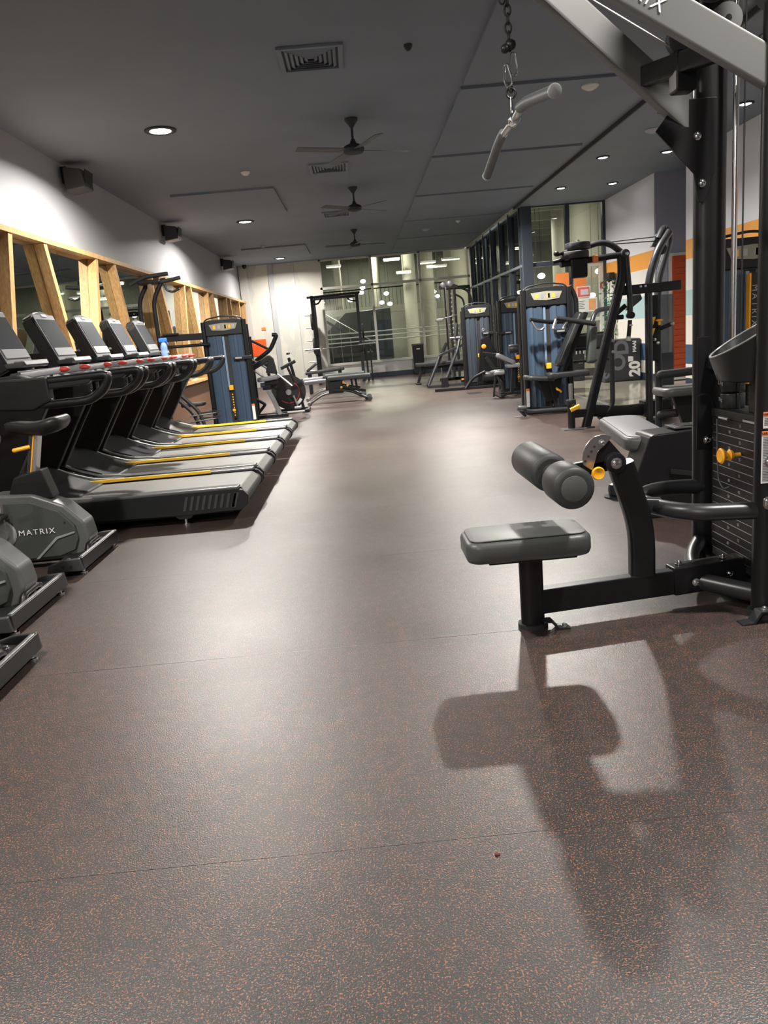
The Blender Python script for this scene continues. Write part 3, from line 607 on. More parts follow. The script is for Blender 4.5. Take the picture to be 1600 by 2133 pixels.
names = ['treadmill nearest the viewer, its slatted side skirt fully in view', 'second treadmill from the viewer, between the first and middle machines', 'middle treadmill of the five along the timber framed mirrors',
         'fourth treadmill from the viewer, beyond the middle one', 'farthest treadmill of the row, next to the tall blue weight tower']
tm['label'] = names[0]
for k in range(1, 5): dup(tm, 0, 0.96 * k, names[k])
# spray bottle on the farthest treadmill
t = thing('spray_bottle', 'blue topped clear spray bottle standing on the farthest treadmill', 'bottle', (-2.30, 9.42, 1.15))
M(True).lathe([(0.035, 0), (0.04, 0.01), (0.04, 0.13), (0.03, 0.17), (0.015, 0.19)], (0, 0, 0)).o('bottle_body', CLEARP, t)
M(True).b2(-0.05, 0.045, -0.016, 0.016, 0.19, 0.235, 0.008).cyl((0, 0, 0.18), (0, 0, 0.2), 0.02).tube([(0.03, 0, 0.20), (0.055, 0, 0.16)], 0.007, seg=8).o('spray_head', BLUEP, t)
# ================================================================ UPRIGHT BIKES (three)
def make_bike():
    y = 4.62
    t = thing('exercise_bike', '', 'exercise bike', (-2.2, y, 0), 0, 'row of upright exercise bikes on the left')
    o1 = [(-2.62, 0.08), (-2.62, 0.30), (-2.45, 0.43), (-2.25, 0.47), (-2.02, 0.455), (-1.84, 0.375), (-1.735, 0.26), (-1.72, 0.16), (-1.76, 0.07), (-1.86, 0.045), (-2.45, 0.045)]
    M().prism(o1, 'xz', y - 0.085, y + 0.085, 0.02, 3).o('rim_cover', mat('bike_rim', (0.10, 0.105, 0.10), 0.38), t)
    o2 = [(-2.58, 0.10), (-2.58, 0.28), (-2.44, 0.39), (-2.25, 0.425), (-2.03, 0.415), (-1.87, 0.345), (-1.79, 0.25), (-1.78, 0.17), (-1.81, 0.10), (-1.90, 0.07), (-2.45, 0.06)]
    for sy in (-1, 1):
        a, b = y + sy * 0.105, y + sy * 0.08
        M().prism(o2, 'xz', min(a, b), max(a, b), 0.008).o('side_shroud', BIKEG, t)
        a, b = y + sy * 0.112, y + sy * 0.10
        M().prism([(-1.795, 0.215), (-1.795, 0.205), (-1.90, 0.18), (-2.03, 0.065), (-2.05, 0.065), (-1.91, 0.19)], 'xz', min(a, b), max(a, b), 0.001).o('side_crease', BIKEL, t)
        M().cyl((-1.845, y + sy * 0.104, 0.275), (-1.845, y + sy * 0.108, 0.275), 0.007, 12).o('screw_hole', RUBB, t)
        M().lathe([(0.075, 0), (0.085, 0.006), (0.075, 0.014), (0.02, 0.014)], (-2.220, y + sy * 0.104, 0.235), (0, sy, 0), 24).o('crank_ring', BIKEL, t)
        ca = -1 if sy < 0 else 1
        cr = M().prism([(-2.250, 0.22), (-2.210, 0.205), (-2.180, 0.24), (-2.185 - 0.0, 0.36), (-2.215, 0.36)] if sy < 0 else [(-2.250, 0.24), (-2.210, 0.26), (-2.180, 0.22), (-2.210, 0.10), (-2.240, 0.10)], 'xz', y + sy * 0.125 - 0.012, y + sy * 0.125 + 0.012, 0.006)
        cr.cyl((-2.218, y + sy * 0.105, 0.235), (-2.218, y + sy * 0.145, 0.235), 0.045, 20, 0.008).o('crank', BIKEL, t)
        pz = 0.355 if sy < 0 else 0.115
        p = M().b2(-2.260, -2.140, y + sy * 0.2 - 0.05, y + sy * 0.2 + 0.05, pz - 0.014, pz + 0.014, 0.01).o('pedal', RUBB, t)
        M().tube([(-2.250, y + sy * 0.2 - 0.05, pz), (-2.220, y + sy * 0.2 - 0.04, pz + 0.06), (-2.220, y + sy * 0.2 + 0.04, pz + 0.06), (-2.250, y + sy * 0.2 + 0.05, pz)], 0.008, 0.03, flat=(0.03, 0.008)).o('strap', SATIN, p)
        M().tube([(-2.260, y + sy * 0.2, pz + 0.06), (-2.150, y + sy * 0.2, pz + 0.055)], 0.02, flat=(0.06, 0.03)).o('toe_cage', LIP, p)
    text('brand_mark', 'MATRIX', 0.047, (-2.015, y - 0.1125, 0.232), FACE_NY, WHITE, t, sx=1.1, spacing=1.25)
    # seat tower
    M().prism([(-2.19, 0.40), (-2.12, 0.56), (-1.945, 0.60), (-1.90, 0.42)], 'xz', y - 0.055, y + 0.055, 0.012).o('seat_tower', SATIN, t)
    sp = M().bar((-2.035, y, 0.50), (-1.95, y, 0.84), 0.05, 0.075, 0.006, up=(0, 1, 0)).o('seat_post', ALU, t)
    M().bar((-2.043, y - 0.039, 0.52), (-1.965, y - 0.039, 0.83), 0.022, 0.006, 0.002, up=(0, 1, 0)).o('height_slot', RUBB, sp)
    M().bar((-2.019, y - 0.040, 0.56), (-1.957, y - 0.040, 0.80), 0.008, 0.006, 0.001, up=(0, 1, 0)).o('height_strip', ORANGE, sp)
    M().tube([(-1.99, y - 0.04, 0.735), (-2.07, y - 0.07, 0.725)], 0.013, seg=12).ell((-2.07, y - 0.07, 0.725), (0.016, 0.014, 0.014)).o('seat_lever', ORANGE, t)
    # seat
    m = M(); secs = [(-2.125, 0.022, 0.022, 0.885), (-2.10, 0.04, 0.036, 0.885), (-2.04, 0.055, 0.042, 0.880), (-1.97, 0.075, 0.045, 0.868), (-1.90, 0.115, 0.05, 0.870), (-1.84, 0.135, 0.052, 0.885), (-1.79, 0.125, 0.045, 0.895), (-1.768, 0.08, 0.03, 0.893)]
    verts = []; n = 18
    for x, wy, hz, zc in secs:
        for k in range(n):
            a = 2 * PI * k / n; ss = math.sin(a); cc = math.cos(a)
            verts.append((x, y + wy * math.copysign(abs(cc) ** 0.8, cc), zc - 0.014 + hz * (ss * 1.3 if ss < 0 else ss * 0.7) - (0.012 * abs(ss) * (1 - abs(cc)) if ss > 0 else 0)))
    F = [(i * n + k, i * n + (k + 1) % n, (i + 1) * n + (k + 1) % n, (i + 1) * n + k) for i in range(len(secs) - 1) for k in range(n)] + [tuple(range(n)), tuple((len(secs) - 1) * n + k for k in range(n))]
    m._add(verts, F); m.o('seat', VINYLB, t, ang=70)
    # rear stabiliser
    st = M().b2(-1.865, -1.71, y - 0.32, y + 0.32, 0.035, 0.075, 0.008).o('stabiliser', SATIN, t)
    M().b2(-1.722, -1.69, y - 0.33, y + 0.33, 0.03, 0.105, 0.006).o('cross_bar', SATIN, st)
    M().b2(-1.716, -1.698, y - 0.31, y + 0.31, 0.103, 0.109, 0.002).o('bar_edge', ALU, st)
    for sy in (-1, 1):
        e0 = y + sy * 0.35; e1 = y + sy * 0.32
        M().prism([(-1.90, 0.03), (-1.885, 0.075), (-1.80, 0.10), (-1.70, 0.105), (-1.69, 0.03)], 'xz', min(e0, e1), max(e0, e1), 0.008).o('end_cap', GREY, st)
        for xx in (-1.80, -1.755): M().cyl((xx, e0 + sy * 0.002, 0.062), (xx, e0, 0.062), 0.009, 12).o('cap_hole', RUBB, st)
        M().lathe([(0.022, 0), (0.022, 0.012), (0.01, 0.014), (0.01, 0.035)], (-1.715, y + sy * 0.28, 0), seg=12).o('levelling_foot', CHROME, st)
        M().bolt((-1.80, y + sy * 0.25, 0.075), (0, 0, 1)).o('bolt', CHROME, st)
    M().tube([(-1.735, y - 0.11, 0.08), (-1.735, y - 0.08, 0.125), (-1.735, y + 0.08, 0.125), (-1.735, y + 0.11, 0.08)], 0.018, 0.04).o('lift_handle', BLACK, st)
    M().tube([(-1.76, y, 0.06), (-2.3, y, 0.06)], 0.03, flat=(0.08, 0.06)).o('frame_rail', BLACK, t)
    M().b2(-2.66, -2.54, y - 0.3, y + 0.3, 0.02, 0.09, 0.015).o('front_stabiliser', SATIN, t)
    # front mast, handlebar, console
    M().prism([(-2.60, 0.25), (-2.48, 0.30), (-2.58, 1.15), (-2.68, 1.15)], 'xz', y - 0.05, y + 0.05, 0.015).o('front_mast', SATIN, t)
    M().tube([(-2.30, y - 0.22, 1.18), (-2.50, y - 0.22, 1.12), (-2.60, y - 0.1, 1.08), (-2.60, y + 0.1, 1.08), (-2.50, y + 0.22, 1.12), (-2.30, y + 0.22, 1.18)], 0.017, 0.05).o('handlebar', RUBB, t)
    M().box((-2.63, y, 1.30), (0.06, 0.42, 0.34), rot=(0, -0.4, 0), bev=0.02).o('console', SATIN, t)
    M().box((-2.596, y, 1.31), (0.01, 0.34, 0.22), rot=(0, -0.4, 0), bev=0.002).o('screen', SCREEN, t)
    return t
bk = make_bike(); bk['label'] = 'exercise bike farthest from the viewer, its saddle and whole grey shroud in view'
dup(bk, 0.01, -0.95, 'middle exercise bike, only its rear shroud and stabiliser bar showing')
dup(bk, 0.235, -1.86, 'nearest exercise bike, cut off by the left edge to its stabiliser bar')
# ================================================================ LAT TOWER (foreground right)
t = thing('lat_pulldown_machine', 'large black lat pulldown machine with grey seat in the right foreground', 'gym machine', (1.2, 3.0, 0))
A = (1.53, 3.38); B = (1.51, 2.79)
for (x, y) in (A, B):
    M().tube([(x, y, 0.02), (x, y, 2.75)], 0.05, flat=(0.085, 0.13, 0.9), up=(0, 1, 0)).o('upright', BLACK, t)
    M().tube([(x + 0.005, y, 0), (x + 0.005, y, 0.025)], 0.05, flat=(0.12, 0.16, 0.9), up=(0, 1, 0)).o('foot_pad', RUBB, t)
M().b2(1.48, 1.70, 2.75, 3.42, 2.70, 2.78, 0.01).o('top_cap', BLACK, t)
M().b2(1.50, 1.72, 2.80, 3.38, 0.03, 0.10, 0.01).o('base_box', BLACK, t)
# weight stack: one plate per object
ws = M().b2(1.52, 1.66, 2.865, 3.30, 0.105, 0.135, 0.004).o('stack_base', RUBB, t)
n_pl = 17
PL = mat('weight_plate', (0.008, 0.008, 0.008), 0.45, spec=0.3)
for k in range(n_pl):
    z = 0.145 + k * 0.0345
    M().b2(1.515, 1.645, 2.865, 3.30, z, z + 0.0318, 0.0022).o('weight_plate', PL, t)
    mm = M(); mm.b2(1.5135, 1.5150, 2.88, 3.285, z - 0.0013, z + 0.0008, 0); mm.o('plate_line', ALU, t)
    if k % 1 == 0:
        text('plate_number', str(5 * (n_pl - k)) , 0.018, (1.5143, 3.14 if k % 2 else 3.05, z + 0.016), FACE_NX, LIP, t)
zt = 0.145 + n_pl * 0.0345
M().b2(1.51, 1.65, 2.865, 3.30, zt, zt + 0.035, 0.003).o('head_plate', PL, t)
M().b2(1.509, 1.512, 2.87, 3.02, zt + 0.004, zt + 0.012, 0).o('head_plate_mark', ALU, t)
M().prism([(2.90, zt + 0.035), (3.05, zt + 0.035), (3.05, zt + 0.14), (3.0, zt + 0.17), (2.93, zt + 0.16), (2.90, zt + 0.10)], 'yz', 1.545, 1.60, 0.006).o('add_weight_block', PL, t)
for k, s_ in ((0, '7kg'), (1, '2.3kg')):
    M().cyl((1.57, 3.235, zt + 0.035 + k * 0.07), (1.57, 3.235, zt + 0.10 + k * 0.07), 0.05, 22, 0.006).o('add_weight', SATIN, t)
    text('weight_mark', s_, 0.022, (1.5185, 3.235, zt + 0.075 + k * 0.07), FACE_NX, LIP, t)
M().cyl((1.57, 3.235, zt + 0.17), (1.57, 3.235, zt + 0.195), 0.052, 22, 0.004).o('add_weight_cap', SATIN, t)
for y in (3.26, 2.96): M().tube([(1.58, y, 0.1), (1.58, y, 2.70)], 0.0115, seg=12).o('guide_rod', CHROME, t)
M().tube([(1.57, 3.17, zt + 0.03), (1.57, 3.17, 2.6)], 0.0035, seg=8).o('stack_cable', SATIN, t)
kn = M().lathe([(0.008, 0), (0.008, 0.03), (0.02, 0.034), (0.024, 0.045), (0.012, 0.052)], (1.512, 3.04, 0.60), (-1, 0, 0), 18).lathe([(0.010, 0.052), (0.010, 0.068), (0.030, 0.072), (0.033, 0.08), (0.026, 0.086), (0.008, 0.083)], (1.512, 3.04, 0.60), (-1, 0, 0), 20).o('selector_pin', ORANGE, t, 'orange knob')
M().tube([(1.49, 3.20, 0.73), (1.485, 3.185, 0.60), (1.48, 3.16, 0.47), (1.485, 3.12, 0.44), (1.50, 3.10, 0.455)], 0.0035, 0.05, seg=8).o('pin_cord', GREY, t)
M().cyl((1.50, 3.20, 0.735), (1.50, 3.12, 0.735), 0.007, 10).o('cord_anchor', CHROME, t)
# cup holder
M().b2(1.50, 1.63, 3.26, 3.33, 0.93, 1.0, 0.01).o('holder_bracket', BLACK, t)
m = M(); n = 24; prof = []
for z, r in ((0.90, 0.085), (0.905, 0.10), (1.06, 0.135)):
    for k in range(n):
        a = 2 * PI * k / n; prof.append((1.50 + r * 0.75 * math.cos(a), 3.02 + 1.35 * r * math.sin(a), z + (0.06 * math.cos(a) - 0.035 * math.sin(a) if z > 1 else 0)))
for z, r in ((1.06, 0.125), (0.92, 0.09)):
    for k in range(n):
        a = 2 * PI * k / n; prof.append((1.50 + r * 0.75 * math.cos(a), 3.02 + 1.35 * r * math.sin(a), z + (0.06 * math.cos(a) - 0.035 * math.sin(a) if z > 1 else 0)))
m._add(prof, [(i * n + k, i * n + (k + 1) % n, (i + 1) * n + (k + 1) % n, (i + 1) * n + k) for i in range(4) for k in range(n)] + [tuple(range(n)), tuple(4 * n + k for k in range(n))])
m.o('bottle_tray', SATIN, t, ang=50)
m = M(); m.tube([(1.50 + 0.098 * math.cos(2 * PI * k / n), 3.02 + 0.176 * math.sin(2 * PI * k / n), 1.064 + 0.06 * math.cos(2 * PI * k / n) - 0.035 * math.sin(2 * PI * k / n)) for k in range(n)], 0.004, seg=8, closed=True); m.o('tray_rim', LIP, t)
# warning stickers on upright B
for z0, z1, hh in ((0.745, 0.805, 0.016), (0.54, 0.735, 0.016)):
    wd = 0.018 if z0 > 0.7 else 0.022
    s_ = M().b2(1.4665 - wd, 1.4665 + wd, 2.7445, 2.7462, z0, z1, 0.0006).o('warning_label', WHITE, t)
    M().b2(1.4665 - wd, 1.4665 + wd, 2.7435, 2.7450, z1 - hh, z1, 0.0005).o('label_header', LABELO, s_)
    k = z1 - hh - 0.008
    mm = M()
    while k > z0 + 0.008: mm.b2(1.4665 - wd * 0.8, 1.4665 + wd * (0.8 if int(k * 500) % 3 else 0.3), 2.7438, 2.7444, k, k + 0.002, 0); k -= 0.006
    mm.o('label_text', GREY, s_)
    text('label_word', 'WARNING', 0.010 if wd < .02 else 0.012, (1.4665, 2.7432, z1 - hh / 2), FACE_NY, BLACK, s_)
# arms up to the pulley head
apx = (0.66, 3.10)
def arm(p0, p1, nm_='mast_arm'): return M().bar(p0, p1, 0.055, 0.115, 0.012, up=(0, 0, 1)).o(nm_, mat('mast_grey', (0.12, 0.125, 0.12), 0.42), t)
arm((1.50, 2.79, 1.93), (0.62, 3.02, 2.58)); arm((1.53, 3.37, 1.87), (0.62, 3.18, 2.58))
M().bar((1.22, 3.31, 2.10), (1.36, 2.83, 2.05), 0.05, 0.075, 0.01).o('cross_brace', BLACK, t)
tx_ = Vector((0.88, -0.23, -0.65)).normalized(); tn_ = Vector((-0.253, -0.967, 0)).normalized()
text('brand_mark', 'MATRIX', 0.065, Vector((1.50, 2.79, 1.93)) - tx_ * 0.585 + tn_ * 0.0295 - tn_.cross(tx_) * 0.006, Matrix((tx_, tn_.cross(tx_), tn_)).transposed(), WHITE, t, spacing=1.2)
for (x, y, z, sy) in ((1.43, 3.37, 1.84, 1),):
    M().prism([(x + 0.06, z - 0.20), (x + 0.045, z - 0.225), (x + 0.025, z - 0.22), (x + 0.01, z - 0.11), (x - 0.15, z + 0.06), (x - 0.06, z + 0.17), (x + 0.10, z + 0.17), (x + 0.10, z - 0.1)], 'xz', y - 0.052, y - 0.044, 0.002).o('gusset_plate', BLACK, t)
    for dx, dz in ((0.04, -0.15), (0.02, 0.03)): M().bolt((x + dx, y - 0.052, z + dz), (0, -1, 0), 0.011).o('bolt', CHROME, t)
for (x, z) in ((1.50, 2.03), (1.50, 1.84)): M().bolt((x, 2.746, z), (0, -1, 0), 0.012).o('bolt', CHROME, t)
def pulley(c, r, nm_='pulley', ax=(0, 1, 0), cover=None):
    ax = Vector(ax).normalized(); c = Vector(c)
    p = M().lathe([(r * 0.3, -0.016), (r, -0.016), (r, -0.011), (r * 0.86, 0), (r, 0.011), (r, 0.016), (r * 0.3, 0.016)], c, ax, 26).o(nm_, GREY, t)
    M().cyl(c - ax * 0.024, c + ax * 0.024, 0.012, 12).o('axle', CHROME, p); return p
M().cyl((0.66, 3.06, 2.50), (0.66, 3.14, 2.50), 0.095, 28, 0.01).o('pulley_cover', SATIN, t)
M().prism([(0.66, 2.36), (0.78, 2.42), (0.76, 2.56), (0.62, 2.62), (0.60, 2.48)], 'xz', 3.03, 3.05, 0.003).o('pulley_plate', mat('pale_bracket', (0.42, 0.43, 0.42), 0.4), t)
pulley((1.30, 3.10, 2.16), 0.06); pulley((1.42, 3.12, 2.36), 0.075); pulley((1.60, 3.0, 2.30), 0.10, ax=(1, 0.3, 0)); pulley((1.44, 3.06, 2.20), 0.055)
M().b2(1.26, 1.34, 3.06, 3.14, 1.98, 2.12, 0.01).o('pulley_bracket', BLACK, t)
M().prism([(1.53, 1.95), (1.53, 2.12), (1.40, 2.03)], 'xz', 2.86, 2.868, 0.002).o('gusset_plate', mat('pale_bracket', (0.4, 0.4, 0.4), 0.4), t)
for dz in (0.0, 0.065): M().tube([(0.72, 3.10, 2.53 - dz), (1.26, 3.10, 2.20 - dz)], 0.0038, seg=8).o('pull_cable', STEEL, t)
# curved grab rail between uprights
M().tube([(1.50, 3.37, 0.405), (1.30, 3.36, 0.415), (1.13, 3.20, 0.42), (1.13, 3.02, 0.425), (1.22, 2.85, 0.425), (1.50, 2.79, 0.425)], 0.034, 0.13, seg=18).o('grab_rail', BLACKG, t)
M().tube([(1.02, 3.0, 0.445), (1.16, 2.99, 0.43)], 0.028, flat=(0.065, 0.05, 0.6)).o('stub_tube', BLACKG, t)
# base beam and seat
M().bar((0.60, 2.90, 0.105), (1.25, 2.99, 0.105), 0.06, 0.105, 0.010).o('base_beam', BLACK, t)
M().bar((1.20, 2.985, 0.11), (1.52, 3.03, 0.115), 0.08, 0.12, 0.008).o('beam_sleeve', BLACK, t)
for p, a in (((1.29, 2.945, 0.105), (0, -1, 0)), ((1.24, 2.995, 0.172), (0, 0, 1)), ((1.43, 3.01, 0.178), (0, 0, 1)), ((1.44, 2.965, 0.12), (0, -1, 0))): M().bolt(p, a, 0.011).o('bolt', CHROME, t)
M().tube([(1.33, 2.99, 0.09), (1.42, 2.88, 0.085), (1.48, 2.82, 0.08)], 0.037, seg=18).o('base_tube', BLACKG, t)
M().tube([(1.52, 3.40, 0.16), (1.40, 3.25, 0.12), (1.33, 3.05, 0.10)], 0.033, 0.1, seg=18).o('base_tube', BLACKG, t)
M().tube([(0.605, 2.90, 0.0), (0.605, 2.90, 0.31)], 0.04, flat=(0.075, 0.095, 0.95), up=(0, 1, 0)).o('seat_post', BLACK, t)
M().tube([(0.605, 2.90, 0.0), (0.605, 2.90, 0.018)], 0.04, flat=(0.10, 0.12, 0.95), up=(0, 1, 0)).o('foot_pad', RUBB, t)
for (x, y, nm_) in ((0.665, 2.855, 'floor_clip'), (1.44, 2.70, 'floor_clip')):
    s_ = -1 if x < 1 else 1
    if x < 1: M().prism([(x + 0.075, 0.0), (x + 0.075, 0.006), (x + 0.03, 0.008), (x + 0.005, 0.04), (x - 0.03, 0.04), (x - 0.03, 0.034), (x, 0.034), (x + 0.025, 0.0)], 'xz', y - 0.025, y + 0.025, 0.001).o(nm_, BLACKG, t)
    else: M().prism([(x - 0.075, 0.0), (x - 0.075, 0.006), (x - 0.03, 0.008), (x - 0.005, 0.05), (x + 0.05, 0.05), (x + 0.05, 0.044), (x, 0.044), (x - 0.025, 0.0)], 'xz', y, y + 0.05, 0.001).o(nm_, BLACKG, t)
    M().bolt((x + (0.055 if x < 1 else 0.02), y if x < 1 else y + 0.025, 0.006 if x < 1 else 0.05), (0, 0, 1), 0.009).o('bolt', STEEL, t)
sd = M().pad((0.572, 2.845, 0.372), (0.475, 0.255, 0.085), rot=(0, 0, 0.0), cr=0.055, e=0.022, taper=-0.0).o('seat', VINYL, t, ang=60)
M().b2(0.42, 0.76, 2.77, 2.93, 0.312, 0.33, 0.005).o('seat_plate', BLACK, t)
M().pad((0.572, 2.845, 0.4185), (0.44, 0.22, 0.006), cr=0.04, e=0.003).o('seat_paler_top', mat('vinyl_top_lit', (0.12, 0.125, 0.122), 0.45, bump=0.25, bscale=260), t)  # light on the seat top put into the colour as a paler sheet
# knee column and rollers
M().tube([(1.075, 2.965, 0.15), (1.075, 2.965, 0.36), (0.985, 2.94, 0.625)], 0.04, 0.10, flat=(0.06, 0.10, 0.5), up=(0, 1, 0)).o('knee_column', BLACK, t)
M().cyl((0.952, 2.885, 0.640), (0.952, 2.955, 0.640), 0.040, 26, 0.004).o('pivot_disc', BLACK, t)
M().bolt((0.952, 2.885, 0.640), (0, -1, 0), 0.015).o('pivot_bolt', CHROME, t)
m = M(); arc = []
for k in range(9): a = math.radians(60 + 17 * k); arc.append((0.905 + 0.078 * math.cos(a), 0.665 + 0.088 * math.sin(a)))
m.prism(arc + [(0.865, 0.615), (0.875, 0.65), (0.885, 0.69), (0.915, 0.71)], 'xz', 2.905, 2.912, 0.001).o('adjuster_plate', STEEL, t)
m = M(); m.prism([(0.93, 0.735), (0.99, 0.66), (0.90, 0.60), (0.85, 0.62), (0.87, 0.66)], 'xz', 2.915, 2.925, 0.002).o('adjuster_back', BLACK, t)
M().bar((0.96, 2.93, 0.635), (0.85, 2.93, 0.62), 0.03, 0.05, 0.008).o('adjuster_arm', BLACK, t)
for k in range(4): M().cyl((0.838 + 0.012 * k, 2.904, 0.655 + 0.018 * k), (0.838 + 0.012 * k, 2.906, 0.655 + 0.018 * k), 0.0055, 10).o('adjuster_hole', RUBB, t)
M().bolt((0.905, 2.905, 0.722), (0, -1, 0), 0.009).o('bolt', STEEL, t)
M().lathe([(0.010, 0), (0.010, 0.02), (0.022, 0.024), (0.026, 0.034), (0.022, 0.044), (0.010, 0.040)], (0.873, 2.895, 0.612), (0, -1, 0), 22).o('pull_knob', ORANGE, t, 'orange pull knob')
M().bar((0.86, 2.94, 0.63), (0.73, 2.94, 0.615), 0.03, 0.045, 0.008).o('roller_arm', BLACK, t)
ra = M().tube([(0.719, 2.66, 0.609), (0.705, 3.36, 0.612)], 0.016, seg=12).o('roller_axle', STEEL, t)
PADG = mat('roller_foam', (0.035, 0.037, 0.038), 0.5, bump=0.25, bscale=260)
M().lathe([(0.055, -0.004), (0.070, 0), (0.077, 0.008), (0.077, 0.15), (0.072, 0.162), (0.05, 0.166)], (0.719, 2.645, 0.609), (-0.02, 1, 0.004), 32).o('roller_pad', PADG, t, ang=50)
M().cyl((0.719, 2.638, 0.609), (0.719, 2.645, 0.609), 0.047, 30, 0.002).o('roller_end_cap', mat('cap_grey', (0.085, 0.088, 0.088), 0.45), t)
M().lathe([(0.05, 0), (0.072, 0.004), (0.077, 0.012), (0.077, 0.36), (0.070, 0.374), (0.05, 0.378)], (0.712, 2.955, 0.611), (-0.02, 1, 0.004), 32).o('roller_pad', PADG, t, ang=50)
M().lathe([(0.03, -0.08), (0.04, -0.08), (0.04, 0.0), (0.06, 0), (0.06, 0.012), (0.03, 0.012)], (0.7125, 2.938, 0.611), (-0.02, 1, 0.004), 24).o('pad_collar', RUBB, t)
for z in (0.62, 0.16 + 0.3, 0.47): M().bolt((1.475, 2.744, z), (0, -1, 0), 0.014).o('bolt', CHROME, t)
for z in (0.62,): M().bolt((1.51, 3.335, z), (0, -1, 0), 0.014).o('bolt', CHROME, t)
for z, h in ((0.95, 0.12), (0.70, 0.12)): M().prism([(1.462, z - h), (1.52, z - h), (1.56, z), (1.52, z + h), (1.462, z + h)], 'xz', 3.333, 3.339, 0.002).o('side_plate', BLACK, t)
# chain, carabiners and lat bar (hanging: its own thing)
ch = thing('lat_bar', 'cranked lat pulldown bar hanging from a chain above the grey seat', 'lat bar', (0.66, 3.1, 1.9))
def link(c, L, wd, r, rot, m_, nm_):
    c = Vector(c); Rm = Matrix.Rotation(rot, 3, 'Z'); pts = []
    for k in range(16):
        a = 2 * PI * k / 16; pts.append(c + Rm @ Vector((wd * math.cos(a), 0, L * math.sin(a) + (0.35 * L if math.sin(a) > 0 else -0.35 * L) * 0)))
    return M().tube(pts, r, seg=8, closed=True).o(nm_, m_, ch)
z = 2.42; k = 0
while z > 2.17: link((0.655, 3.1, z), 0.019, 0.011, 0.0035, (k % 2) * PI / 2, SATIN, 'chain_link'); z -= 0.029; k += 1
for k in range(3): link((0.635, 3.09, 2.40 - 0.03 * k), 0.019, 0.011, 0.0035, (k % 2) * PI / 2, SATIN, 'chain_link')
M().ell((0.662, 3.1, 2.19), (0.02, 0.02, 0.02)).o('swivel_ball', SATIN, ch); M().ell((0.638, 3.09, 2.175), (0.017, 0.017, 0.017)).o('swivel_ball', SATIN, ch)
def carab(c, L, wd, tilt, rz):
    Rm = Matrix.Rotation(rz, 3, 'Z') @ Matrix.Rotation(tilt, 3, 'Y'); pts = [Vector(c) + Rm @ Vector(p) for p in ((-wd * .45, 0, L), (wd * .45, 0, L), (wd * .6, 0, L * 0.4), (wd, 0, -L * 0.4), (wd * .6, 0, -L), (-wd * .6, 0, -L), (-wd, 0, -L * .4), (-wd * .6, 0, L * .4))]
    return M().tube(pts, 0.0042, 0.012, seg=8, closed=True).o('carabiner', CHROME, ch)
carab((0.668, 3.1, 2.125), 0.038, 0.017, 0.05, 0.2); carab((0.645, 3.1, 2.09), 0.038, 0.015, -0.12, -0.5)
link((0.655, 3.1, 2.042), 0.012, 0.010, 0.003, 0.8, SATIN, 'chain_link'); 
M().tube([(0.655 + 0.017 * math.cos(a * PI / 8), 3.1, 2.028 + 0.017 * math.sin(a * PI / 8)) for a in range(16)], 0.004, seg=8, closed=True).o('ring', SATIN, ch)
carab((0.655, 3.1, 1.985), 0.032, 0.008, 0.0, 1.2)
M().tube([(0.66, 2.93, 1.948), (0.66, 3.1, 1.935), (0.66, 3.36, 1.937)], 0.0125, seg=14).o('bar', STEEL, ch)
M().cyl((0.66, 3.07, 1.937), (0.66, 3.13, 1.936), 0.021, 18, 0.003).o('swivel_collar', CHROME, ch)
M().b2(0.652, 0.668, 3.085, 3.115, 1.94, 1.968, 0.003).o('swivel_eye', CHROME, ch)
for y0, z0, y1, z1 in ((2.95, 1.948, 2.51, 1.867), (3.34, 1.94, 3.72, 1.862)):
    s_ = -1 if y1 < y0 else 1
    g = M().tube([(0.66, y0 - s_ * 0.03, z0), (0.66, y0 + s_ * 0.08, z0 - 0.012), (0.66, y1, z1)], 0.019, 0.06, seg=18).o('grip', mat('bar_grip', (0.10, 0.105, 0.11), 0.5), ch)
    M().cyl((0.66, y1, z1), (0.66, y1 + s_ * 0.012, z1 - 0.003), 0.0215, 20, 0.003).o('end_plug', LIP, g)
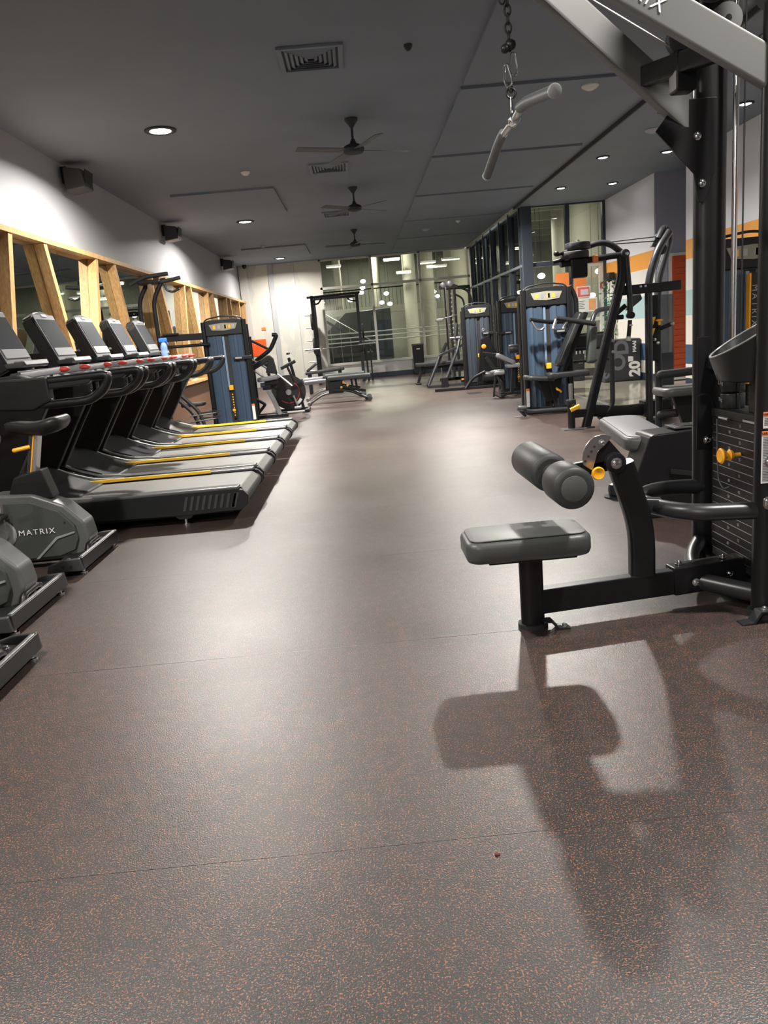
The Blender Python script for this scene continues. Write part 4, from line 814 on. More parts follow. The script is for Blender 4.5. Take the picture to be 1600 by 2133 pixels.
# ================================================================ SELECTORISED TOWERS
def tower(t, x0, x1, y, h=1.62, d=0.34, sh=None, knob_x=0.52, tray_side=1, sticker=None):
    sh = sh or SHROUD; w_ = x1 - x0
    for x in (x0 + 0.03, x1 - 0.03):
        M().tube([(x, y + 0.06, 0.0), (x, y + 0.06, h - 0.03)], 0.03, flat=(0.12, 0.06, 0.7), up=(0, 1, 0)).o('upright', BLACK, t)
        M().tube([(x, y + d - 0.05, 0.0), (x, y + d - 0.05, h - 0.1)], 0.03, flat=(0.08, 0.05, 0.7), up=(0, 1, 0)).o('rear_upright', BLACK, t)
    M().b2(x0, x1, y + 0.03, y + d, 0.0, 0.06, 0.01).o('base', BLACK, t)
    mid = (x0 + x1) / 2
    M().tube([(x0 + 0.03, y + 0.06, h - 0.05), (x0 + 0.08, y + 0.06, h + 0.01), (mid, y + 0.06, h + 0.045), (x1 - 0.08, y + 0.06, h + 0.01), (x1 - 0.03, y + 0.06, h - 0.05)], 0.011, 0.06).o('top_bar', BLACKG, t)
    hp = M().prism([(x0 + 0.06, h - 0.24), (x0 + 0.06, h - 0.03), (x0 + 0.12, h - 0.005), (x1 - 0.12, h - 0.005), (x1 - 0.06, h - 0.03), (x1 - 0.06, h - 0.24)], 'xz', y + 0.01, y + 0.16, 0.012).o('head_panel', SATIN, t)
    M().prism([(x0 + 0.16, h - 0.16), (x0 + 0.12, h - 0.075), (mid, h - 0.06), (x1 - 0.12, h - 0.075), (x1 - 0.16, h - 0.16), (mid, h - 0.175)], 'xz', y, y + 0.012, 0.003).o('placard', PLAC, hp)
    for k, (xx, c) in enumerate(((0.2, AMBER), (0.27, LIP), (0.36, LIP), (w_ - 0.30, AMBER), (w_ - 0.24, AMBER), (w_ - 0.19, LIP))):
        M().b2(x0 + xx - 0.018, x0 + xx + 0.018, y - 0.003, y + 0.001, h - 0.145, h - 0.09, 0.001).o('placard_icon', c, hp)
    for a, b in ((x0 + 0.065, mid - 0.045), (mid + 0.045, x1 - 0.065)):
        m = M(); q = (a + b) / 2; zz = (0.08, h - 0.25); P = [(a, y + 0.05), (a + 0.02, y + 0.03), (q - 0.03, y + 0.022), (q - 0.02, y + 0.034), (q + 0.02, y + 0.034), (q + 0.03, y + 0.022), (b - 0.02, y + 0.03), (b, y + 0.05), (b, y + 0.06), (a, y + 0.06)]
        m.prism(P, 'xy', zz[0], zz[1], 0).o('shroud_panel', sh, t)
    M().b2(mid - 0.044, mid + 0.044, y + 0.055, y + 0.07, 0.08, h - 0.25, 0.002).o('slot_backing', RUBB, t)
    M().b2(mid - 0.042, mid - 0.012, y + 0.03, y + 0.055, 0.62, h - 0.26, 0.004).o('guide_bar', BLUEBAR if sh is SHROUD else SHROUDD, t)
    M().b2(x0 + 0.05, x1 - 0.05, y + 0.075, y + d - 0.03, 0.08, h - 0.12, 0.01).o('rear_cover', sh, t)
    M().b2(mid - 0.012, mid + 0.03, y + 0.028, y + 0.055, 0.14, 0.56, 0.002).o('number_strip', SATIN, t)
    for k in range(9): M().b2(mid + 0.0, mid + 0.016, y + 0.025, y + 0.03, 0.18 + k * 0.04, 0.20 + k * 0.04, 0).o('number_tick', AMBER, t)
    M().lathe([(0.008, 0), (0.008, 0.02), (0.022, 0.024), (0.024, 0.034), (0.01, 0.038)], (mid + 0.005, y + 0.045, 0.27), (0, -1, 0), 16).o('selector_pin', ORANGE, t)
    M().b2(mid - 0.03, mid + 0.035, y + 0.0, y + 0.05, 0.575, 0.65, 0.01).o('increment_lever', ORANGE, t)
    s_ = tray_side; xe = x1 if s_ > 0 else x0
    M().b2(min(xe - s_ * 0.24, xe + s_ * 0.04), max(xe - s_ * 0.24, xe + s_ * 0.04), y - 0.02, y + 0.03, 1.02, 1.07, 0.006).o('accessory_tray', SATIN, t)
    M().b2(xe - s_ * 0.21 - 0.0, xe - s_ * 0.21 + s_ * 0.10, y - 0.023, y - 0.018, 1.035, 1.058, 0.001).o('tray_plate', LIP, t) if s_ > 0 else M().b2(xe + 0.11, xe + 0.21, y - 0.023, y - 0.018, 1.035, 1.058, 0.001).o('tray_plate', LIP, t)
    if sticker is not None:
        xs = x1 - 0.03 if sticker > 0 else x0 + 0.03
        lb_ = M().b2(xs - 0.022, xs + 0.022, y - 0.006, y - 0.001, 0.10, 0.34, 0.001).o('warning_label', WHITE, t)
        M().b2(xs - 0.022, xs + 0.022, y - 0.008, y - 0.005, 0.31, 0.34, 0.001).o('label_header', LABELO, lb_)
def padbar(p0, p1, r=0.045): return M().cyl(p0, p1, r, 20, 0.012)
# --- N: assisted dip / chin machine beside the far treadmill
t = thing('assisted_chin_machine', 'tall assisted chin and dip machine with blue shrouds beyond the treadmills', 'gym machine', (-2.3, 11.9, 0))
tower(t, -2.32, -1.65, 11.9, 1.64, sticker=1)
M().bar((-2.85, 11.6, 1.42), (-2.28, 11.95, 1.41), 0.05, 0.10, 0.01).o('cross_arm', BLACK, t)
M().bar((-2.82, 11.6, 1.47), (-2.62, 11.7, 1.47), 0.08, 0.03, 0.006).o('arm_plate', BLACK, t)
M().tube([(-2.85, 11.4, 1.29), (-2.22, 11.9, 1.285)], 0.022).o('lower_bar', BLACK, t)
M().ell((-2.33, 11.85, 1.30), (0.03, 0.03, 0.03)).o('pivot_knob', CHROME, t)
for x, ty in ((-3.03, 11.35), (-2.80, 11.25)):
    M().tube([(x + 0.0, ty, 0.02), (x, ty, 1.95), (x + 0.16, ty + 0.02, 2.2)], 0.03, 0.14, seg=14).o('mast', BLACK, t)
    M().tube([(x + 0.10, ty, 2.18), (x + 0.28, ty, 2.20), (x + 0.42, ty, 2.22)], 0.026, seg=12).o('chin_grip', RUBB, t)
M().b2(-2.98, -2.66, 11.2, 11.4, 2.16, 2.22, 0.02).o('top_head', BLACK, t)
M().tube([(-3.1, 11.28, 2.18), (-2.88, 11.28, 2.27), (-2.55, 11.28, 2.29)], 0.028, 0.05).o('wide_grip', RUBB, t)
M().tube([(-2.60, 11.2, 2.15), (-2.58, 11.2, 2.06), (-2.50, 11.2, 2.03), (-2.40, 11.2, 2.07)], 0.016, 0.03, seg=10).o('hook_grip', BLACKG, t)
M().cyl((-2.80, 11.18, 2.13), (-2.80, 11.22, 2.13), 0.035, 18).o('pulley', CHROME, t)
for dy in (0.0, 0.35):
    M().tube([(-2.83, 11.1 + dy, 0.78), (-2.42, 11.1 + dy, 0.33), (-2.34, 11.1 + dy, 0.0)], 0.028, 0.10).o('step_rail', BLACKG, t)
for z in (0.30, 0.22): M().tube([(-2.48, 11.05, z), (-2.10, 11.1, z + 0.02), (-2.10, 11.45, z + 0.02), (-2.44, 11.5, z)], 0.010, 0.04, seg=8).o('step_loop', BLACKG, t)
M().tube([(-2.85, 11.15, 0.75), (-2.80, 11.15, 0.0)], 0.025).o('rear_leg', BLACK, t)
M().pad((-2.55, 11.75, 0.42), (0.34, 0.3, 0.05), cr=0.05, e=0.015).o('knee_pad', VINYLB, t)
M().b2(-2.85, -2.3, 11.75, 11.85, 0.02, 0.08, 0.01).o('base_rail', BLACK, t)
# --- E: pec / shoulder machine, centre right
t = thing('press_machine', 'blue shrouded press machine with upright back pad, right of the aisle', 'gym machine', (2.5, 10.1, 0))
tower(t, 2.15, 2.80, 10.12, 1.62, sticker=-1)
M().pad((2.30, 9.98, 0.475), (0.38, 0.30, 0.06), rot=(0, 0.12, 0), cr=0.08, e=0.02).o('seat', VINYLB, t)
M().pad((2.655, 9.9, 0.50), (0.55, 0.22, 0.07), cr=0.05, e=0.015).o('side_seat', VINYLB, t)
M().pad((2.70, 9.95, 0.93), (0.72, 0.24, 0.07), rot=(0, -1.13, 0), cr=0.06, e=0.02).o('back_pad', VINYLB, t)
M().bar((2.60, 10.02, 0.45), (2.95, 10.02, 1.25), 0.05, 0.08, 0.01, up=(0, 1, 0)).o('back_post', BLACK, t)
M().pad((2.97, 9.88, 0.87), (0.52, 0.15, 0.10), rot=(0, -1.5, 0), cr=0.05, e=0.02).o('arm_pad', GREYC, t)
M().tube([(2.45, 9.6, 1.21), (2.98, 9.75, 1.10)], 0.032, seg=14).o('press_arm', BLACKG, t)
M().tube([(2.98, 9.9, 1.10), (3.05, 9.95, 1.26), (3.30, 10.1, 1.28), (3.35, 10.2, 1.2)], 0.03, 0.1, seg=14).o('press_arm', BLACKG, t)
M().tube([(2.46, 9.6, 1.20), (2.42, 9.6, 1.10)], 0.02, seg=12).ell((2.42, 9.6, 1.09), (0.025, 0.025, 0.02)).o('hand_grip', STEEL, t)
M().tube([(2.60, 9.64, 1.17), (2.55, 9.64, 1.09)], 0.02, seg=12).ell((2.55, 9.64, 1.08), (0.025, 0.025, 0.02)).o('hand_grip', STEEL, t)
M().tube([(2.20, 9.9, 1.22), (2.45, 9.95, 1.17), (2.85, 10.0, 1.15)], 0.025, 0.05, seg=12).o('far_arm', BLACK, t)
M().tube([(2.22, 9.9, 1.20), (2.28, 9.88, 1.09), (2.34, 9.88, 1.08), (2.37, 9.88, 1.11)], 0.016, 0.03, seg=10).o('far_grip', STEEL, t)
M().tube([(2.80, 10.2, 1.6), (2.88, 10.2, 1.45), (2.88, 10.2, 1.05), (2.80, 10.2, 0.7)], 0.03, 0.15, seg=12).o('cam_guard', BLACK, t)
for z in (0.62, 0.78, 0.97): M().bar((2.72, 10.3, z), (3.35, 10.35, z), 0.05, 0.035, 0.006).o('side_bar', BLACK, t)
M().b2(2.85, 3.3, 10.2, 10.3, 0.80, 0.96, 0.02).o('counter_housing', SATIN, t)
M().tube([(2.02, 9.95, 0.10), (2.10, 9.95, 0.0)], 0.02).tube([(2.0, 9.93, 0.12), (2.15, 9.93, 0.06), (2.8, 9.93, 0.05)], 0.03, 0.06, seg=12).o('front_foot', BLACKG, t)
M().cyl((1.99, 9.88, 0.13), (2.10, 9.88, 0.12), 0.03, 16, 0.004).o('foot_roller', GREY, t)
M().b2(1.95, 2.07, 9.87, 9.93, 0, 0.012, 0.002).o('floor_plate', STEEL, t)
M().bar((2.44, 9.97, 0.44), (2.52, 9.97, 0.06), 0.05, 0.06, 0.01, up=(0, 1, 0)).o('seat_post', BLACK, t)
M().prism([(2.28, 0.44), (2.60, 0.45), (2.55, 0.20), (2.40, 0.16)], 'xz', 9.96, 10.0, 0.01).o('seat_gusset', BLACK, t)
M().tube([(2.50, 9.90, 0.34), (2.57, 9.90, 0.28)], 0.012).ell((2.53, 9.89, 0.31), (0.035, 0.015, 0.014), rot=(0, 0.4, 0)).o('seat_lever', YELLOW, t)
# --- F, G, K towers
t = thing('leg_machine', 'seated leg machine with dark blue shrouds in the middle of the right row', 'gym machine', (2.6, 13.5, 0))
tower(t, 2.47, 3.09, 13.6, 1.62, sh=SHROUD, tray_side=-1)
M().pad((2.46, 13.1, 0.62), (0.34, 0.3, 0.07), rot=(0, 0.5, 0), cr=0.06).o('seat', VINYLL, t); M().pad((2.62, 13.1, 0.50), (0.3, 0.28, 0.06), cr=0.06).o('lower_seat', VINYLL, t)
M().cyl((2.50, 12.95, 0.78), (2.66, 12.95, 0.78), 0.075, 20, 0.02).o('thigh_roller', VINYLB, t); M().cyl((2.22, 12.9, 0.42), (2.40, 12.9, 0.42), 0.045, 18, 0.012).o('ankle_roller', LIP, t)
M().bar((2.1, 13.2, 0.74), (2.45, 13.1, 0.66), 0.07, 0.06, 0.01).o('swing_arm', BLACK, t); M().bar((2.15, 13.15, 0.68), (2.42, 13.1, 0.25), 0.06, 0.05, 0.008, up=(0, 1, 0)).o('swing_arm', BLACK, t)
M().bar((2.30, 13.1, 0.04), (2.9, 13.1, 0.04), 0.07, 0.05, 0.008).o('base_rail', BLACK, t); M().bar((2.32, 12.7, 0.04), (2.32, 13.5, 0.04), 0.06, 0.05, 0.008).o('base_rail', BLACK, t)
M().bar((2.55, 13.1, 0.05), (2.6, 13.1, 0.5), 0.06, 0.08, 0.01, up=(0, 1, 0)).o('seat_post', BLACK, t)
M().pad((2.95, 12.9, 1.0), (0.5, 0.3, 0.07), rot=(0, -1.4, 0), cr=0.06).o('back_pad', VINYLB, t)
M().lathe([(0.07, 0), (0.09, 0.02), (0.09, 0.045), (0.05, 0.055)], (2.25, 12.95, 0.40), (0, 0, 1), 18).o('seat_round', VINYLL, t)
M().bar((2.2, 12.9, 0.02), (2.26, 12.95, 0.4), 0.03, 0.03, 0.004, up=(0, 1, 0)).bar((2.4, 12.9, 0.02), (2.28, 12.95, 0.4), 0.03, 0.03, 0.004, up=(0, 1, 0)).o('strut', BLACK, t)
t = thing('low_row_machine', 'dark shrouded weight tower behind the angled sled frame, farthest on the right', 'gym machine', (2.4, 15.9, 0))
tower(t, 2.16, 2.78, 15.9, 1.62, sh=SHROUDD)
M().cyl((2.42, 15.3, 0.22), (2.72, 15.3, 0.20), 0.10, 22, 0.02).o('foot_roller', VINYLB, t)
M().prism([(2.30, 0.05), (2.42, 0.95), (2.58, 1.0), (2.86, 0.4), (2.95, 0.05)], 'xz', 15.35, 15.42, 0.02).o('pivot_plate', BLACK, t)
M().lathe([(0.012, 0), (0.012, 0.03), (0.045, 0.034), (0.045, 0.055), (0.02, 0.06)], (2.47, 15.35, 0.80), (0, -1, 0), 18).o('pull_knob', ORANGE, t)
M().tube([(2.48 + 0.022 * math.cos(a * PI / 6), 15.33, 1.12 + 0.022 * math.sin(a * PI / 6)) for a in range(12)], 0.008, closed=True, seg=8).o('hook_ring', LIP, t)
M().tube([(2.05, 15.2, 0.02), (2.2, 15.2, 0.22), (2.45, 15.2, 0.32)], 0.03, 0.1, seg=10).o('foot_tube', BLACK, t); M().bar((1.45, 15.3, 0.03), (2.95, 15.1, 0.03), 0.07, 0.05, 0.008).o('base_rail', BLACK, t)
t = thing('leg_curl_machine', 'blue shrouded machine seen between the lat tower posts, foam press arms on its left', 'gym machine', (2.9, 6.3, 0))
tower(t, 2.85, 3.52, 6.25, 1.70)
M().b2(3.135, 3.15, 6.20, 6.26, 0.55, 1.42, 0.004).o('orange_stripe', ORANGE, t)
M().b2(3.152, 3.235, 6.205, 6.27, 0.55, 1.42, 0.004).o('logo_panel', RUBB, t)
text('brand_mark', 'MATRIX', 0.07, (3.18, 6.203, 1.17), FACE_NY @ Matrix.Rotation(-PI / 2, 3, 'Z'), LIP, t, spacing=1.4)
for z in (0.695, 0.37):
    M().tube([(2.44, 6.25, z - 0.01), (2.80, 6.25, z)], 0.034, seg=16).ell((2.44, 6.25, z - 0.01), (0.034, 0.034, 0.034)).o('foam_arm', RUBB, t)
    M().cyl((2.80, 6.25, z), (2.86, 6.25, z), 0.014, 12).o('arm_rod', STEEL, t)
M().tube([(2.44, 6.29, 0.70), (2.44, 6.30, 0.02)], 0.028, seg=14).o('arm_post', BLACKG, t)
M().pad((2.62, 6.2, 0.55), (0.46, 0.34, 0.07), rot=(0, 0, 0), cr=0.08, e=0.025).o('seat', VINYL, t)
M().prism([(2.5, 0.52), (2.8, 0.52), (2.75, 0.30), (2.6, 0.25)], 'xz', 6.16, 6.22, 0.01).o('seat_gusset', BLACK, t)
M().bar((2.68, 6.2, 0.05), (2.70, 6.2, 0.52), 0.07, 0.08, 0.01, up=(0, 1, 0)).o('seat_post', BLACK, t)
M().bar((2.50, 5.9, 0.05), (2.95, 6.1, 0.40), 0.06, 0.07, 0.01, up=(0, 1, 0)).o('brace', BLACK, t); M().b2(2.35, 3.0, 6.1, 6.28, 0.0, 0.06, 0.01).o('base_rail', BLACK, t)
for a in ((2.33, 5.95, 0.14),): M().cyl(a, (a[0] + 0.16, a[1] - 0.05, a[2] - 0.03), 0.035, 18, 0.006).cyl((a[0] + 0.10, a[1] - 0.03, 0), (a[0] + 0.10, a[1] - 0.03, 0.12), 0.03, 14).o('foot_roller', GREY, t)
# --- seated row bench + foot box
t = thing('seated_row_station', 'seated row station with pale grey long seat and black boxed footrest', 'gym machine', (1.8, 4.9, 0))
rz = -math.atan2(0.17, 1.15) + PI / 2
M().pad((1.765, 5.0, 0.43), (1.10, 0.30, 0.085), rot=(0, 0, rz), cr=0.10, e=0.022).o('seat', VINYL, t, ang=60)
M().pad((1.765, 5.0, 0.475), (1.05, 0.25, 0.006), rot=(0, 0, rz), cr=0.08, e=0.003).o('seat_paler_top', VINYLL, t)
M().tube([(1.78, 4.95, 0.02), (1.77, 4.95, 0.40)], 0.03, flat=(0.07, 0.09, 0.8), up=(0, 1, 0)).o('seat_post', BLACK, t)
M().lathe([(0.075, 0), (0.075, 0.01), (0.03, 0.012), (0.045, 0.02), (0.05, 0.05), (0.045, 0.09), (0.02, 0.10)], (1.64, 5.0, 0), seg=20).o('stabiliser_foot', BLACKG, t)
M().bar((1.64, 5.0, 0.06), (1.95, 4.95, 0.06), 0.06, 0.05, 0.008).o('base_rail', BLACK, t)
M().prism([(1.56, 0.28), (1.635, 0.49), (1.66, 0.50), (2.02, 0.515), (2.25, 0.50), (2.25, 0.0), (1.62, 0.0)], 'xz', 4.36, 4.60, 0.012).o('foot_box', BLACK, t)
M().b2(1.80, 2.2, 4.40, 4.56, 0.514, 0.525, 0.004).o('top_plate', GREY, t)
for k in range(3): M().b2(1.84 + k * 0.13, 1.93 + k * 0.13, 4.42, 4.54, 0.525, 0.529, 0.001).o('tread_strip', BLACK, t)
M().b2(1.98, 2.12, 4.45, 4.52, 0.53, 0.555, 0.006).o('footrest_clip', RUBB, t)
M().bar((1.75, 4.345, 0.28), (1.95, 4.345, 0.24), 0.02, 0.03, 0.004).o('box_rib', SATIN, t)
# --- D + C: cable pulley tower with A frame
t = thing('dual_pulley_machine', 'black plate frame pulldown machine with slanted front leg and twin hooped masts', 'gym machine', (3.0, 8.6, 0))
M().tube([(2.43, 8.38, 0.0), (2.70, 8.38, 0.99), (2.87, 8.38, 1.60), (2.86, 8.38, 1.80)], 0.05, 0.18, flat=(0.075, 0.10, 0.8), up=(0, 1, 0)).o('front_leg', BLACK, t)
M().b2(2.36, 2.52, 8.33, 8.43, 0, 0.015, 0.003).o('leg_plate', BLACKG, t)
M().tube([(2.275, 8.38, 0), (2.275, 8.38, 0.30)], 0.04, seg=18).o('short_post', BLACK, t)
M().cyl((2.275, 8.38, 0.27), (2.275, 8.38, 0.33), 0.055, 20, 0.008).o('post_collar', SATIN, t)
M().tube([(2.25, 8.31, 0.22), (2.35, 8.30, 0.26)], 0.016, flat=(0.045, 0.03)).o('collar_lever', YELLOW, t)
M().b2(2.17, 2.42, 8.30, 8.46, 0, 0.014, 0.003).o('floor_plate', STEEL, t)
M().bar((2.28, 8.38, 0.17), (2.47, 8.38, 0.17), 0.06, 0.09, 0.01).o('link_beam', BLACK, t)
M().tube([(2.275, 8.38, 0.32), (2.275, 8.38, 0.50)], 0.022).o('seat_stem', STEEL, t)
M().tube([(2.48, 8.42, 0.19), (2.80, 8.48, 0.14), (3.05, 8.52, 0.13), (3.42, 8.55, 0.18)], 0.05, 0.2, flat=(0.07, 0.13, 0.5), up=(0, 1, 0)).o('base_beam', BLACK, t)
M().prism([(3.12, 8.46), (3.42, 8.46), (3.42, 8.64), (3.12, 8.64)], 'xy', 0.05, 0.225, 0.01).o('beam_bracket', BLACK, t)
for x in (3.2, 3.3): M().bolt((x, 8.455, 0.14), (0, -1, 0), 0.01).o('bolt', CHROME, t)
for dx, dy in ((0.0, 0.0), (0.20, 0.18)):
    M().tube([(3.17 + dx, 8.45 + dy, 0), (3.17 + dx, 8.45 + dy, 1.52), (3.27 + dx, 8.45 + dy, 1.82), (3.42 + dx, 8.50 + dy, 2.0)] if dx == 0 else [(3.34, 8.62, 0), (3.34, 8.62, 1.52), (3.44, 8.62, 1.82), (3.47, 8.60, 1.98), (3.38, 8.54, 2.06), (3.30, 8.50, 1.93)], 0.04, 0.12, seg=16).o('mast', BLACKG, t)
M().prism([(3.22, 1.86), (3.28, 1.98), (3.40, 2.06), (3.44, 1.98), (3.38, 1.86)], 'xz', 8.50, 8.56, 0.01).o('pulley_head', GREYC, t)
M().cyl((3.33, 8.48, 1.83), (3.33, 8.56, 1.83), 0.06, 22, 0.01).o('pulley', SATIN, t)
for a, b, nm_ in ((0, 0.04, 'foot_pad'), ): M().b2(3.10, 3.27, 8.38, 8.52, a, 0.015, 0.003).b2(3.27, 3.42, 8.55, 8.69, a, 0.015, 0.003).o(nm_, BLACKG, t)
M().bar((2.84, 8.40, 1.43), (3.52, 8.46, 1.44), 0.07, 0.10, 0.014).o('cross_beam', BLACK, t)
for x in (3.06, 3.11): M().bolt((x, 8.38, 1.46), (0, -1, 0), 0.010).o('bolt', CHROME, t)
M().cyl((2.89, 8.33, 1.805), (2.89, 8.45, 1.805), 0.045, 22, 0.006).o('pivot_barrel', BLACKG, t); M().bolt((2.90, 8.33, 1.805), (0, -1, 0), 0.014).o('bolt', CHROME, t)
M().tube([(2.90, 8.38, 1.80), (2.72, 8.38, 1.79), (2.20, 8.34, 1.75)], 0.03, flat=(0.06, 0.075, 0.8)).o('top_arm', BLACK, t)
M().tube([(2.50, 8.42, 1.91), (2.64, 8.42, 1.945), (2.76, 8.42, 1.92), (2.88, 8.42, 1.82)], 0.032, 0.12, seg=14).o('hoop_tube', BLACKG, t)
pg = M().cyl((2.40, 8.38, 1.88), (2.40, 8.38, 1.96), 0.13, 26, 0.015).o('cam_pulley', SATIN, t)
M().cyl((2.36, 8.38, 1.80), (2.36, 8.38, 1.87), 0.15, 26, 0.01).o('cam_pulley', RUBB, t); M().cyl((2.40, 8.38, 1.955), (2.40, 8.38, 1.985), 0.018, 12).o('cam_bolt', STEEL, t)
M().b2(2.30, 2.48, 8.30, 8.42, 1.60, 1.80, 0.02).o('cam_housing', BLACK, t); M().b2(2.53, 2.585, 8.28, 8.33, 1.74, 1.81, 0.008).o('pulley_tag', LABELO, t)
M().tube([(2.12, 8.34, 1.78), (2.24, 8.34, 1.80)], 0.02).tube([(2.16, 8.30, 1.85), (2.30, 8.36, 1.88)], 0.02).ell((2.15, 8.3, 1.86), (0.03, 0.03, 0.03)).o('arm_stop', BLACK, t)
for dz in (0, 0.045): M().tube([(2.5, 8.40, 1.93 - dz * 0.3), (3.32, 8.50, 1.96 - dz)], 0.005, seg=6).o('cable', RUBB, t)
M().tube([(2.905, 8.36, 1.78), (2.915, 8.36, 1.62), (2.94, 8.36, 1.33), (2.935, 8.36, 1.16)], 0.03, 0.1, seg=16, rr=None).o('swing_arm', BLACKG, t)
M().cyl((2.94, 8.31, 1.17), (2.94, 8.41, 1.17), 0.035, 18, 0.004).o('arm_joint', BLACK, t)
hg = M().tube([(2.935, 8.36, 1.12), (2.915, 8.36, 0.93)], 0.022, seg=14).o('hand_grip', RUBB, t)
M().cyl((2.937, 8.36, 1.075), (2.936, 8.36, 1.06), 0.026, 16).cyl((2.916, 8.36, 0.95), (2.912, 8.36, 0.905), 0.026, 16).o('grip_ring', MULLW, hg)
M().bar((2.75, 8.45, 1.15), (2.92, 8.45, 1.28), 0.05, 0.04, 0.006, up=(0, 1, 0)).cyl((2.72, 8.42, 1.16), (2.88, 8.42, 1.16), 0.025, 14).o('link_arm', BLACK, t)
M().prism([(2.93, 1.22), (2.97, 1.38), (3.10, 1.39), (3.12, 1.33), (3.0, 1.24)], 'xz', 8.48, 8.53, 0.015).o('thigh_pad', GREYC, t)
M().tube([(2.76, 8.45, 1.1), (2.76, 8.45, 0.2), (2.60, 8.45, 0.08)], 0.028, 0.12, seg=12).o('rear_tube', BLACKG, t)
for z in (0.92, 0.80): M().bolt((2.765, 8.42, z), (0, -1, 0), 0.012).o('bolt', LIP, t)
M().cyl((2.70, 8.40, 1.03), (2.685, 8.40, 0.93), 0.022, 14).cyl((2.683, 8.40, 0.93), (2.68, 8.40, 0.90), 0.026, 14).o('second_grip', RUBB, t)
# carriage on the mast with yellow markers and handle
M().b2(3.20, 3.30, 8.50, 8.62, 0.66, 1.36, 0.01).o('carriage_rail', BLACK, t)
M().prism([(3.205, 1.13), (3.245, 1.13), (3.215, 1.04)], 'xz', 8.44, 8.47, 0.002).prism([(3.205, 1.01), (3.24, 1.01), (3.21, 0.93)], 'xz', 8.44, 8.47, 0.002).o('height_marker', YELLOW, t)
M().ell((3.275, 8.42, 1.09), (0.042, 0.02, 0.014)).cyl((3.275, 8.42, 1.04), (3.275, 8.42, 1.09), 0.014, 12).o('release_knob', ORANGE, t)
M().cyl((3.30, 8.46, 1.00), (3.39, 8.36, 1.045), 0.022, 16, 0.006).o('carriage_grip', RUBB, t); M().ell((3.39, 8.355, 1.045), (0.024, 0.024, 0.022)).o('grip_cap', LIP, t)
M().ell((3.27, 8.46, 0.85), (0.02, 0.02, 0.02)).ell((3.24, 8.46, 0.89), (0.016, 0.016, 0.02)).o('snap_hook', CHROME, t)
M().b2(3.40, 3.56, 8.72, 8.74, 0.12, 1.36, 0.002).o('smoked_guard', mat('smoked_panel', (0.05, 0.055, 0.06), 0.1, alpha=0.6), t)
M().b2(3.40, 3.56, 8.745, 8.80, 0.0, 0.72, 0.006).o('stack_block', RUBB, t)
for k in range(14): M().b2(3.405, 3.555, 8.742, 8.75, 0.06 + 0.045 * k, 0.062 + 0.045 * k, 0).o('stack_line', GREY, t)
# --- sled / hack machine and functional trainer at the far right
t = thing('incline_sled_machine', 'angled steel sled machine standing before the far window bench', 'gym machine', (1.9, 16.6, 0))
M().bar((1.42, 16.6, 0.04), (2.0, 17.6, 0.88), 0.05, 0.07, 0.01).o('front_rail', BLACKG, t)
M().tube([(1.45, 16.6, 0.05), (1.75, 16.7, 0.66)], 0.03, seg=12).tube([(1.76, 16.4, 0.05), (2.1, 16.6, 0.72), (2.25, 16.8, 1.15)], 0.03, 0.1, seg=12).o('incline_tube', BLACKG, t)
M().bar((1.72, 16.6, 0.66), (2.28, 16.7, 0.85), 0.06, 0.05, 0.01).o('top_rail', BLACKG, t)
M().bar((1.42, 16.55, 0.03), (1.85, 16.35, 0.03), 0.06, 0.05, 0.01).bar((1.78, 16.4, 0.04), (2.9, 16.3, 0.04), 0.06, 0.05, 0.01).o('base_rail', BLACKG, t)
M().b2(1.70, 1.84, 16.28, 16.40, 0, 0.20, 0.01).o('foot_block', BLACK, t)
M().tube([(1.98, 16.7, 1.0), (2.34, 16.7, 1.0)], 0.022).o('shoulder_bar', STEEL, t)
for x in (2.08, 2.2): M().tube([(x, 16.7, 0.95), (x + 0.06, 16.75, 1.30)], 0.032, seg=12).o('foam_handle', RUBB, t)
M().tube([(2.20, 16.45, 0.30), (2.26, 16.45, 0.37), (2.34, 16.45, 0.30), (2.30, 16.45, 0.22)], 0.014, 0.02, seg=8).o('plate_horn', ORANGE, t)
M().cyl((2.35, 16.4, 0.14), (2.35, 16.48, 0.14), 0.13, 24, 0.01).o('cam_disc', BLACK, t); M().b2(2.12, 2.28, 16.36, 16.4, 0.05, 0.16, 0.006).o('side_block', BLACK, t); M().b2(2.13, 2.2, 16.355, 16.36, 0.12, 0.15, 0.001).o('block_label', LABELO, t)
M().cyl((2.5, 16.38, 0.12), (2.5, 16.46, 0.12), 0.11, 24, 0.01).o('cam_disc', BLACK, t)
t = thing('functional_trainer', 'tall smith and cable frame with bright chrome rods by the far window', 'gym machine', (2.3, 18.9, 0))
for x in (1.96, 2.20): M().tube([(x, 18.6, 0.05), (x - 0.02, 18.6, 2.15)], 0.014, seg=10).o('guide_rod', CHROME, t)
for x, y in ((2.30, 18.9), (2.42, 18.9), (2.30, 19.8), (2.9, 19.8)): M().tube([(x, y, 0), (x, y, 2.22)], 0.03, flat=(0.06, 0.06)).o('upright', BLACKG, t)
M().cyl((2.16, 18.84, 2.22), (2.16, 18.92, 2.22), 0.07, 22, 0.01).o('pulley', LIP, t); M().cyl((2.32, 18.84, 2.24), (2.32, 18.92, 2.24), 0.075, 22, 0.01).o('pulley', LIP, t)
M().b2(2.05, 2.5, 18.86, 18.92, 2.12, 2.2, 0.01).o('head_beam', BLACKG, t)
M().tube([(2.4, 18.9, 2.15), (2.75, 18.9, 2.08), (2.85, 18.9, 1.7)], 0.028, 0.2).tube([(2.45, 18.95, 1.98), (2.62, 18.95, 1.88), (2.66, 18.95, 1.6)], 0.022, 0.1).o('swing_arm', BLACKG, t)
